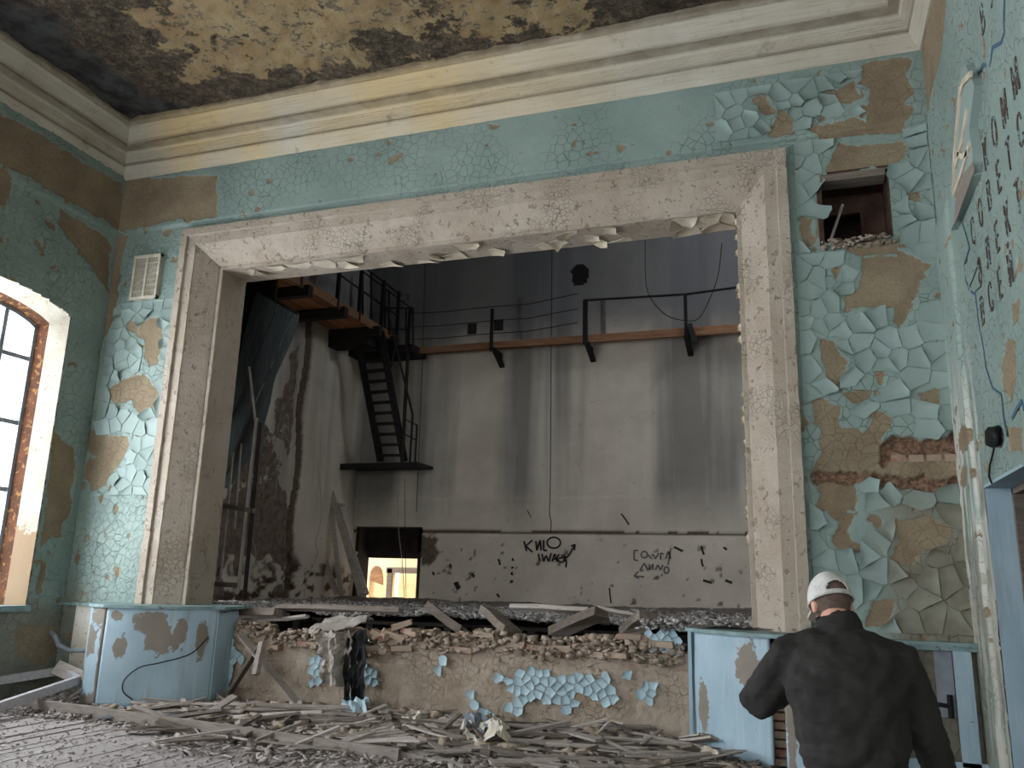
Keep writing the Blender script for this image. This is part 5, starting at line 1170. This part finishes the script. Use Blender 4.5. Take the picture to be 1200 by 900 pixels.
bigs = [((132,836),(228,822),.14,.03,'pale_lath','wide pale board slanting up towards the left cladding',.06,.16), ((170,846),(262,832),.16,.03,'lath','wide grey board with one end raised, behind the floor beam on the left',.07,.20),
 ((232,846),(275,816),.10,.03,'lath','grey plank pointing at the stage just left of the crossed planks',.06,.22), ((262,862),(305,838),.05,.03,'beam','brown batten slanting behind the middle of the floor beam',.08,.20),
 ((300,868),(352,848),.05,.03,'lath','grey batten slanting up, second behind the floor beam',.08,.20), ((345,874),(398,852),.05,.03,'pale_lath','pale batten slanting up, third behind the floor beam',.08,.22),
 ((392,876),(440,858),.05,.03,'lath','grey batten slanting up, fourth behind the floor beam',.08,.20), ((110,832),(180,840),.05,.06,'beam','brown batten lying behind the left end of the floor beam',.08,.08),
 ((278,846),(350,836),.12,.03,'lath','grey board under the thin lath below the crossed planks',.12,.14), ((600,884),(720,890),.06,.03,'lath','long grey batten level at the bottom of the debris, centre right',.08,.08),
 ((640,872),(760,878),.05,.02,'pale_lath','long pale batten level in the debris, centre right',.10,.08), ((420,840),(452,826),.06,.02,'pale_lath','pale stick poking up right of the round lump',.06,.16)]
for a_, b_, w_, h_, m_, l_, u1_, u2_ in bigs: piece(a_, b_, w_, h_, l_, m_, ua=u1_, ub=u2_)
# fan of thin laths
for k in range(14):
    a = on_g(395+random.uniform(-6, 6), 868+random.uniform(-4, 4), .09); c = on_g(455+k*3, 848+k*1.6, .10+.01*k); lath(a, c, .03, .01, 'pale_lath', 'wood_lath', 'thin pale lath in the fan shaped bundle above the long floor beam', 'lath', 'laths of the fan shaped bundle')
# old window sash on the left
ws = empty('window_sash', (-9.0, 8.0, 0)); tag(ws, 'old grey wooden window sash lying aslant in the far left corner', 'window sash')
A, B, C_, D_ = on_z(-30, 838, .1), on_z(92, 797, .26), on_z(72, 786, .30), on_z(-60, 806, .18)
for s, e, w in ((A, B, .06), (B, C_, .05), (D_, C_, .05), (A, D_, .05)): MB().beam(s, e, w, .10, jit=.003, segs=2).build('sash_rail', M['whitewood'], ws)
o = MB().beam(on_y(66, 782, 8.75), on_y(98, 796, 8.7), .18, .05, (0, -1, .6)).build('wall_block', M['pale_lath']); tag(o, 'pale wooden block leaning behind the sash beside the left cladding', 'block')
lath(on_z(75, 823, .05), on_z(95, 808, .2), .06, .03, 'lath', 'plank', 'short prop stick under the right end of the window sash', 'plank')
# stones / lumps
for (a, b), s, mt_, lbl in (((348, 826), .10, 'sheet', 'round grey plaster lump at the foot of the leaning plank'), ((115, 838), .10, 'sheet', 'plaster lump in front of the long floor beam on the left'), ((108, 852), .06, 'sheet', 'small stone on the floor, lower left'), ((505, 838), .09, 'brick', 'broken brick piece left of the white crumpled sheet'), ((770, 866), .05, 'white', 'small white tile shard standing in the rubble on the right')):
    p = on_g(a, b, s*.5); m = MB().ell(p, (s, s*.8, s*.7), None, 10, 7); o = m.build('plaster_lump', M[mt_], None, False)
    for vv in o.data.vertices: vv.co += Vector((mnoise.noise(vv.co*9), mnoise.noise(vv.co*9+Vector((5, 0, 0))), mnoise.noise(vv.co*9+Vector((0, 5, 0)))))*s*.5
    tag(o, lbl, 'lump')
def crumple(name, pts, nx_, ny_, amp, mat, lbl, cat, thick=.012, seed=0, fold=0):
    """quad sheet from 4 corner points, crumpled, with thickness"""
    A, B, C2, D2 = [Vector(p) for p in pts]; vs = []; n_ = (B-A).cross(D2-A).normalized(); r = random.Random(seed)
    for s in (0, 1):
        for i in range(nx_+1):
            for j in range(ny_+1):
                u, v_ = i/nx_, j/ny_; p = A.lerp(B, u).lerp(D2.lerp(C2, u), v_); q = Vector((u*3.1+seed, v_*4.3, seed))
                e = min(u, 1-u, v_, 1-v_)
                p = p + n_*(mnoise.noise(q)*amp+mnoise.noise(q*3)*amp*.5+math.sin(u*fold+mnoise.noise(q)*2)*amp*.6) + (B-A)*mnoise.noise(q*2+Vector((4, 4, 4)))*.12*(1 if e < .15 else .3) + (D2-A)*mnoise.noise(q*2.3+Vector((8, 4, 4)))*.12*(1 if e < .15 else .3) - n_*thick*s
                vs.append(p)
    o = (nx_+1)*(ny_+1); fs = []
    for i in range(nx_):
        for j in range(ny_):
            a = i*(ny_+1)+j; fs.append((a, a+ny_+1, a+ny_+2, a+1)); fs.append((o+a+1, o+a+ny_+2, o+a+ny_+1, o+a))
    ring = [i*(ny_+1) for i in range(nx_+1)]+[nx_*(ny_+1)+j for j in range(1, ny_+1)]+[i*(ny_+1)+ny_ for i in range(nx_-1, -1, -1)]+[j for j in range(ny_-1, 0, -1)]
    for k in range(len(ring)): a, c = ring[k], ring[(k+1) % len(ring)]; fs.append((c, a, o+a, o+c))
    ob = recalc(MB().add(vs, fs).build(name, M[mat])); tag(ob, lbl, cat); return ob
crumple('torn_sheet', [on_y(372,742,9.05), on_y(412,738,9.05), on_y(408,806,9.1), on_y(378,800,9.0)], 12, 16, .10, 'sheet', 'torn grey linoleum sheet hanging crumpled over the stage edge', 'sheet', seed=3, fold=9)
crumple('torn_sheet', [on_y(358,740,9.2), on_y(400,736,9.2), on_y(440,722,9.4), on_y(385,724,9.4)], 10, 6, .05, 'sheet', 'stiff folded sheet edge lying on the stage rim above the hanging sheet', 'sheet', seed=5, fold=6)
for k, (a, b, c, d_, e, f_) in enumerate(((408,745,425,742,412,828), (418,742,434,736,420,828), (402,770,412,768,404,822))):
    crumple('black_strip', [on_y(a,b,9.15-.03*k), on_y(c-4,d_,9.15-.03*k), on_y(e+7,f_,9.1), on_y(e,f_,9.1)], 3, 14, .04, 'black', ('long black bituminous strip hanging down the stage front, left of the blue patch', 'black strip hanging beside the longer one, nearest the blue patch', 'short black strip behind the torn sheet')[k], 'strip', seed=20+k)
crumple('paper_sheet', [on_g(542,846,.1), on_g(596,850,.1), on_g(598,868,.12), on_g(548,868,.1)], 12, 6, .10, 'white', 'crumpled whitish sheet lying in the debris below the blue paint patch', 'sheet', seed=8, fold=7)
crumple('tin_sheet', [on_g(545,836,.1), on_g(572,842,.16), on_g(570,860,.1), on_g(545,858,.06)], 8, 6, .08, 'tin', 'crumpled blue grey tin piece just left of the whitish sheet', 'tin sheet', seed=9)
crumple('tin_sheet', [on_g(405,812,.2), on_g(432,818,.2), on_g(430,838,.05), on_g(400,836,.05)], 8, 6, .08, 'bluepaint', 'bluish torn plaster sheet at the foot of the black strips', 'sheet', seed=12)
crumple('paper_sheet', [on_g(470,840,.1), on_g(490,836,.1), on_g(495,848,.05), on_g(472,850,.05)], 6, 5, .06, 'white', 'small white scrap of paper in the rubble left of centre', 'paper', seed=14)
crumple('plastic_bottle_scrap', [on_g(826,873,.14), on_g(842,880,.14), on_g(838,890,.06), on_g(822,884,.06)], 6, 5, .05, 'white', 'crushed pale plastic scrap in the rubble near the right cladding', 'plastic', seed=15)

# ============================================================ THE MAN
def cloth_mat(name, a, b, bs=30):
    n = NT(name); c = n.mix(n.mr(n.noise(5, 5, .6), .35, .65), a, b)
    f = n.noise(3.2, 5, .55, n.co(1.4, 1.4, 3.2), .8)
    return n.out(c, .85, n.bump(n.mt('ADD', n.mt('MULTIPLY', f, 1.0), n.mt('MULTIPLY', n.noise(220, 2, .5), .05)), .55, .03))
M['jacket'] = cloth_mat('black_jacket_cloth', S(47, 45, 43), S(38, 36, 35)); M['trousers'] = cloth_mat('dark_grey_trousers', S(62, 64, 70), S(52, 54, 60))
M['skin'] = simple('skin', S(206, 160, 140), S(190, 140, 120), 8, .55, 90, .1, .002); M['hair'] = simple('short_brown_hair', S(104, 88, 78), S(84, 70, 62), 60, .9, 200, .6, .004)
M['cap'] = simple('light_grey_cap_cloth', S(206, 204, 200), S(186, 184, 180), 14, .85, 200, .2, .002, S(168, 166, 162), (.58, .64))
M['brim'] = simple('dark_brim_lining', S(44, 44, 48), S(36, 36, 40), 14, .85); M['shoe'] = simple('black_shoe', S(36, 34, 34), S(26, 24, 24), 9, .5)
MY = 3.72
mp = lambda a, b, dy=0: on_y(a, b, MY+dy)
def remeshed(mb, name, mat, parent, voxel=.009, smooth=6, disp=0, dsc=.12):
    ob = mb.build(name+'_raw', mat); r = ob.modifiers.new('r', 'REMESH'); r.mode = 'VOXEL'; r.voxel_size = voxel; r.use_smooth_shade = True
    s_ = ob.modifiers.new('s', 'SMOOTH'); s_.iterations = smooth; s_.factor = .5
    if disp:
        t_ = bpy.data.textures.new('folds', 'CLOUDS'); t_.noise_scale = dsc; t_.noise_depth = 2
        d_ = ob.modifiers.new('d', 'DISPLACE'); d_.texture = t_; d_.strength = disp; d_.mid_level = .5; d_.texture_coords = 'LOCAL'
    dg = bpy.context.evaluated_depsgraph_get(); me = bpy.data.meshes.new_from_object(ob.evaluated_get(dg)); me.name = name
    bpy.data.objects.remove(ob); me.materials.clear(); me.materials.append(mat); me.polygons.foreach_set('use_smooth', [True]*len(me.polygons))
    return link(name, me, parent)
HC = mp(974, 708, .14)                      # head centre
NB = mp(984, 742, .02)                      # neck base
SLf, SRt = mp(925, 770, 0), mp(1052, 776, .0)
EL, ER = mp(888, 822, .06), mp(1086, 862, .02)
WL, WR = mp(928, 806, .30), mp(1112, 930, .12)
PV = Vector((mp(1002, 900).x, MY-.10, .93))
man = empty('person', (PV.x, MY-.05, 0)); tag(man, 'man in a black jacket and light grey cap seen from behind, left elbow raised', 'person')
# head orientation: turned left and tilted down
Rh = Matrix.Rotation(math.radians(20), 3, 'Z') @ Matrix.Rotation(math.radians(-24), 3, 'X')     # +Y is the face direction
hp = lambda x, y, z: HC + Rh @ Vector((x, y, z))
feetL, feetR = Vector((PV.x-.12, MY+.0, 0)), Vector((PV.x+.13, MY-.12, 0))
def leg_pts(side, foot):
    hip = PV+Vector((side*.10, 0, -.02)); kn = Vector(((hip.x+foot.x)/2, (hip.y+foot.y)/2+.05, .50)); return hip, kn, foot+Vector((0, 0, .09))
body = MB()
body.ell(hp(0, .0, .02), (.076, .096, .098), Rh, 20, 14); body.ell(hp(0, .035, -.05), (.058, .068, .075), Rh, 16, 10)       # skull, jaw
body.ell(hp(0, .105, -.035), (.014, .022, .026), Rh, 10, 6); body.ell(hp(0, .085, -.10), (.028, .022, .02), Rh, 10, 6)      # nose, chin
for s in (-1, 1):
    body.ell(hp(s*.078, -.005, -.012), (.010, .020, .034), Rh, 10, 8); body.ell(hp(s*.03, .088, .005), (.013, .009, .008), Rh, 8, 6); body.ell(hp(s*.032, .088, .026), (.022, .009, .007), Rh, 8, 6)
body.ell(hp(0, .098, -.068), (.024, .010, .006), Rh, 8, 6); body.ell(hp(0, .096, -.080), (.02, .010, .006), Rh, 8, 6)
body.tube([NB+Vector((0, 0, -.06)), NB, hp(0, -.015, -.06)], [.085, .060, .058], 14)
body.tube([PV+Vector((0, 0, -.06)), PV+Vector((0, 0, .14)), PV.lerp(NB, .55)+Vector((0, -.03, 0)), PV.lerp(NB, .82)+Vector((0, -.02, 0)), NB+Vector((0, 0, -.03))], [.155, .145, .16, .155, .07], 18, ry=[.10, .095, .105, .095, .06], side=(1, 0, 0))
for s, A, E_, Wr in ((-1, SLf, EL, WL), (1, SRt, ER, WR)):
    body.tube([NB+Vector((s*.04, 0, -.04)), A, A.lerp(E_, .5), E_, E_.lerp(Wr, .5), Wr], [.06, .056, .048, .042, .038, .027], 12)
for s, ft in ((-1, feetL), (1, feetR)):
    hip, kn, an = leg_pts(s, ft); body.tube([hip+Vector((0, 0, .06)), hip, hip.lerp(kn, .5), kn, kn.lerp(an, .4), an], [.085, .09, .075, .058, .055, .038], 14); body.tube([an+Vector((0, -.03, -.04)), an+Vector((0, .14, -.06))], [.035, .028], 10)
def hand(W0, d, palm_n, s, curl):
    """five fingers rooted in a palm; d: along the hand, palm_n: palm normal"""
    d = d.normalized(); n_ = (palm_n-d*d.dot(palm_n)).normalized(); t = d.cross(n_).normalized()*s
    body.tube([W0-d*.02, W0+d*.03, W0+d*.075, W0+d*.095], [.024, .036, .042, .036], 12, ry=[.018, .016, .015, .012], side=t)
    for k, L in enumerate((.070, .080, .076, .060)):
        b0 = W0+d*.085+t*(.030-.020*k); p1 = b0+(d*math.cos(curl*.5)+n_*math.sin(curl*.5))*L*.45; p2 = p1+(d*math.cos(curl*1.2)+n_*math.sin(curl*1.2))*L*.32; p3 = p2+(d*math.cos(curl*1.8)+n_*math.sin(curl*1.8))*L*.25
        body.tube([b0-d*.02, b0, p1, p2, p3], [.009, .0092, .0085, .0078, .006], 8)
    b0 = W0+d*.03+t*.034; body.tube([b0-t*.012, b0+t*.018+d*.02, b0+t*.028+d*.045+n_*.012, b0+t*.024+d*.065+n_*.022], [.013, .0115, .010, .007], 8)
hand(WL, (WL-EL)*.6+Vector((.02, .12, .10)), Vector((.9, 0, -.2)), -1, .75); hand(WR, WR-ER, Vector((-.9, .2, 0)), 1, .45)
bo = remeshed(body, 'body', M['skin'], man, .0062, 3)
# jacket
jk = MB()
hem = PV+Vector((.0, -.01, -.06))
jk.tube([hem, PV+Vector((0, -.01, .06)), PV.lerp(NB, .38)+Vector((.0, -.03, 0)), PV.lerp(NB, .62)+Vector((0, -.045, 0)), PV.lerp(NB, .82)+Vector((.01, -.03, 0)), NB+Vector((.012, -.005, -.035)), NB+Vector((.008, .0, .0))],
        [.195, .192, .212, .232, .218, .145, .088], 28, ry=[.135, .135, .145, .150, .130, .105, .085], side=(1, 0, 0))
jk.tube([NB+Vector((.005, .0, -.05)), NB+Vector((.0, .01, .012)), NB.lerp(HC, .42)+Vector((.006, -.012, 0))], [.098, .088, .084], 20, ry=[.09, .084, .08], side=(1, 0, 0))
for s, A, E_, Wr in ((-1, SLf, EL, WL), (1, SRt, ER, WR)):
    jk.tube([NB+Vector((s*.05, 0, -.07)), A.lerp(NB, .35)+Vector((0, 0, -.02)), A, A.lerp(E_, .5), E_, E_.lerp(Wr, .35), E_.lerp(Wr, .93)], [.085, .092, .092, .084, .074, .066, .050], 16)
jacket = remeshed(jk, 'jacket', M['jacket'], man, .011, 5, .028, .07)
vc = np.empty(len(jacket.data.vertices)*3); jacket.data.vertices.foreach_get('co', vc); vc = vc.reshape(-1, 3)
vn = np.empty_like(vc).ravel(); jacket.data.vertices.foreach_get('normal', vn); vn = vn.reshape(-1, 3)
X_, Z_ = vc[:, 0]-PV.x, vc[:, 2]
nz_ = fbm(X_*5+3, Z_*5, 3); dd = np.zeros(len(vc))
def folds(kx, kz, ph, amp, mask, wob=2.2):
    w_ = np.sin((X_*kx+Z_*kz)*2*np.pi+ph+wob*nz_*3); return 1.35*amp*np.sign(w_)*np.abs(w_)**1.6*mask
body_m = sst(np.abs(X_), .24, .18)
dd += folds(5.5, 9.0, 0, .006, body_m*sst(Z_, 1.05, 1.15)*sst(Z_, 1.40, 1.30)*sst(X_, .12, -.08))       # drag folds from the left armpit
dd += folds(-4.0, 10.0, 1, .007, body_m*sst(Z_, 1.12, 1.02))                                                     # waist creases
dd += folds(-6.0, 7.0, 2, .004, body_m*sst(X_, .0, .12)*sst(Z_, 1.42, 1.3))
dd += folds(6, 3, .5, .004, body_m*sst(Z_, 1.36, 1.42))
ar = sst(X_, -.20, -.26); dd += folds(7, -7, 0, .0028, ar); ar = sst(X_, .24, .30); dd += folds(4, 8, 0, .0025, ar)
vc += vn*dd[:, None]; jacket.data.vertices.foreach_set('co', vc.ravel()); jacket.data.update()
jacket['label'] = 'black jacket with stand-up collar'
# hollow out nothing: collar rim reads as cloth ring
m = MB(); cc = NB.lerp(HC, .42)+Vector((.006, -.012, 0)); ax_ = (HC-NB).normalized()
ring = []
for k in range(25):
    t = 2*math.pi*k/24; ring.append(cc + Vector((math.cos(t)*.080, math.sin(t)*.076, -.012*math.sin(t)*-1)))
m.tube(ring, .009, 6); m.build('collar_rim', M['jacket'], jacket, True)
# sleeve seam and back seam
# trousers
tr = MB(); tr.tube([PV+Vector((0, 0, -.12)), PV+Vector((0, 0, .03))], [.165, .165], 20, ry=[.115, .115], side=(1, 0, 0))
for s, ft in ((-1, feetL), (1, feetR)):
    hip, kn, an = leg_pts(s, ft); tr.tube([hip, hip.lerp(kn, .5), kn, kn.lerp(an, .5), an+Vector((0, 0, -.02))], [.108, .096, .08, .074, .068], 16)
remeshed(tr, 'trousers', M['trousers'], man, .012, 4, .015, .09)
for s, ft in ((-1, feetL), (1, feetR)):
    m = MB(); m.tube([ft+Vector((0, -.09, .045)), ft+Vector((0, -.04, .055)), ft+Vector((0, .06, .048)), ft+Vector((0, .15, .035)), ft+Vector((0, .195, .028))], [.030, .045, .050, .045, .02], 12, ry=[.035, .052, .045, .032, .02], side=(1, 0, 0)); m.build('shoe', M['shoe'], man, True)
    for o_ in (bpy.data.objects[-1:] if False else []): pass
# hair: close-cropped shell round the back and sides
def shell(nm, mat, r, z0, z1, ya=-180, yb=180, nu=40, nv=14, cut=None, th=.003, par=man):
    vs = []; fs = []; ok = {}
    for j in range(nv+1):
        z = z0+(z1-z0)*j/nv
        for i in range(nu+1):
            a = math.radians(ya+(yb-ya)*i/nu); k = math.sqrt(max(0, 1-(z/r[2])**2)); vs.append(hp(r[0]*k*math.sin(a), .0-r[1]*k*math.cos(a), .02+z))
    for j in range(nv):
        for i in range(nu):
            az = ya+(yb-ya)*(i+.5)/nu; zz = z0+(z1-z0)*(j+.5)/nv
            if cut and cut(az, zz): continue
            a = j*(nu+1)+i; fs.append((a, a+1, a+nu+2, a+nu+1))
    ob = MB().add(vs, fs).build(nm, mat, par, True); so = ob.modifiers.new('t', 'SOLIDIFY'); so.thickness = th; return ob
shell('hair', M['hair'], (.0795, .0995, .1015), -.075, .06, -118, 118)
cap = shell('cap', M['cap'], (.088, .110, .118), -.014, .1175, cut=lambda az, z: abs(az) < 30 and .006 < z < .045 and (abs(az)/30)**2+((z-.006)/.038)**2 < 1, nu=72, nv=22, th=.004)
cap['label'] = 'light grey cap with an opening above its rear strap'
cap.modifiers.clear()
so = cap.modifiers.new('t', 'SOLIDIFY'); so.thickness = .004
m = MB(); R_ = [hp(.0885*math.sin(math.radians(a)), -.1105*math.cos(math.radians(a)), .008) for a in range(-180, 181, 8)]; m.tube(R_, .0055, 6); m.build('cap_band', M['cap'], cap, True)
vs = []; fs = []                             # brim: curved shield in front
for j in range(6):
    for i in range(13):
        a = math.radians(-62+124*i/12); e = j/5*.072*math.cos(a*1.25)**.6; vs.append(hp(.086*math.sin(a)*(1+.05*j/5), .106*math.cos(a)+e, .008-.018*(1-math.cos(a))*2-.014*j/5))
for j in range(5):
    for i in range(12): a = j*13+i; fs.append((a, a+1, a+14, a+13))
br_ = recalc(MB().add(vs, fs).build('cap_brim', [M['cap']], cap, True)); so = br_.modifiers.new('t', 'SOLIDIFY'); so.thickness = .006; br_['label'] = 'curved brim of the cap'
m = MB(); m.tube([hp(.0855*math.sin(math.radians(a)), -.1075*math.cos(math.radians(a)), .033+.012*math.cos(math.radians(a*3))-.02) for a in range(-26, 27, 4)], .001, 4)
for s in (-1, 1): m = MB().ell(hp(s*.031, .094, .006), (.008, .005, .005), Rh, 8, 6); m.build('eye', M['white'], man, True)
ph = MB(); pc_ = WL+Vector((.035, .12, .05)); ph.box((pc_.x-.04, pc_.y-.005, pc_.z-.075), (pc_.x+.04, pc_.y+.006, pc_.z+.075))
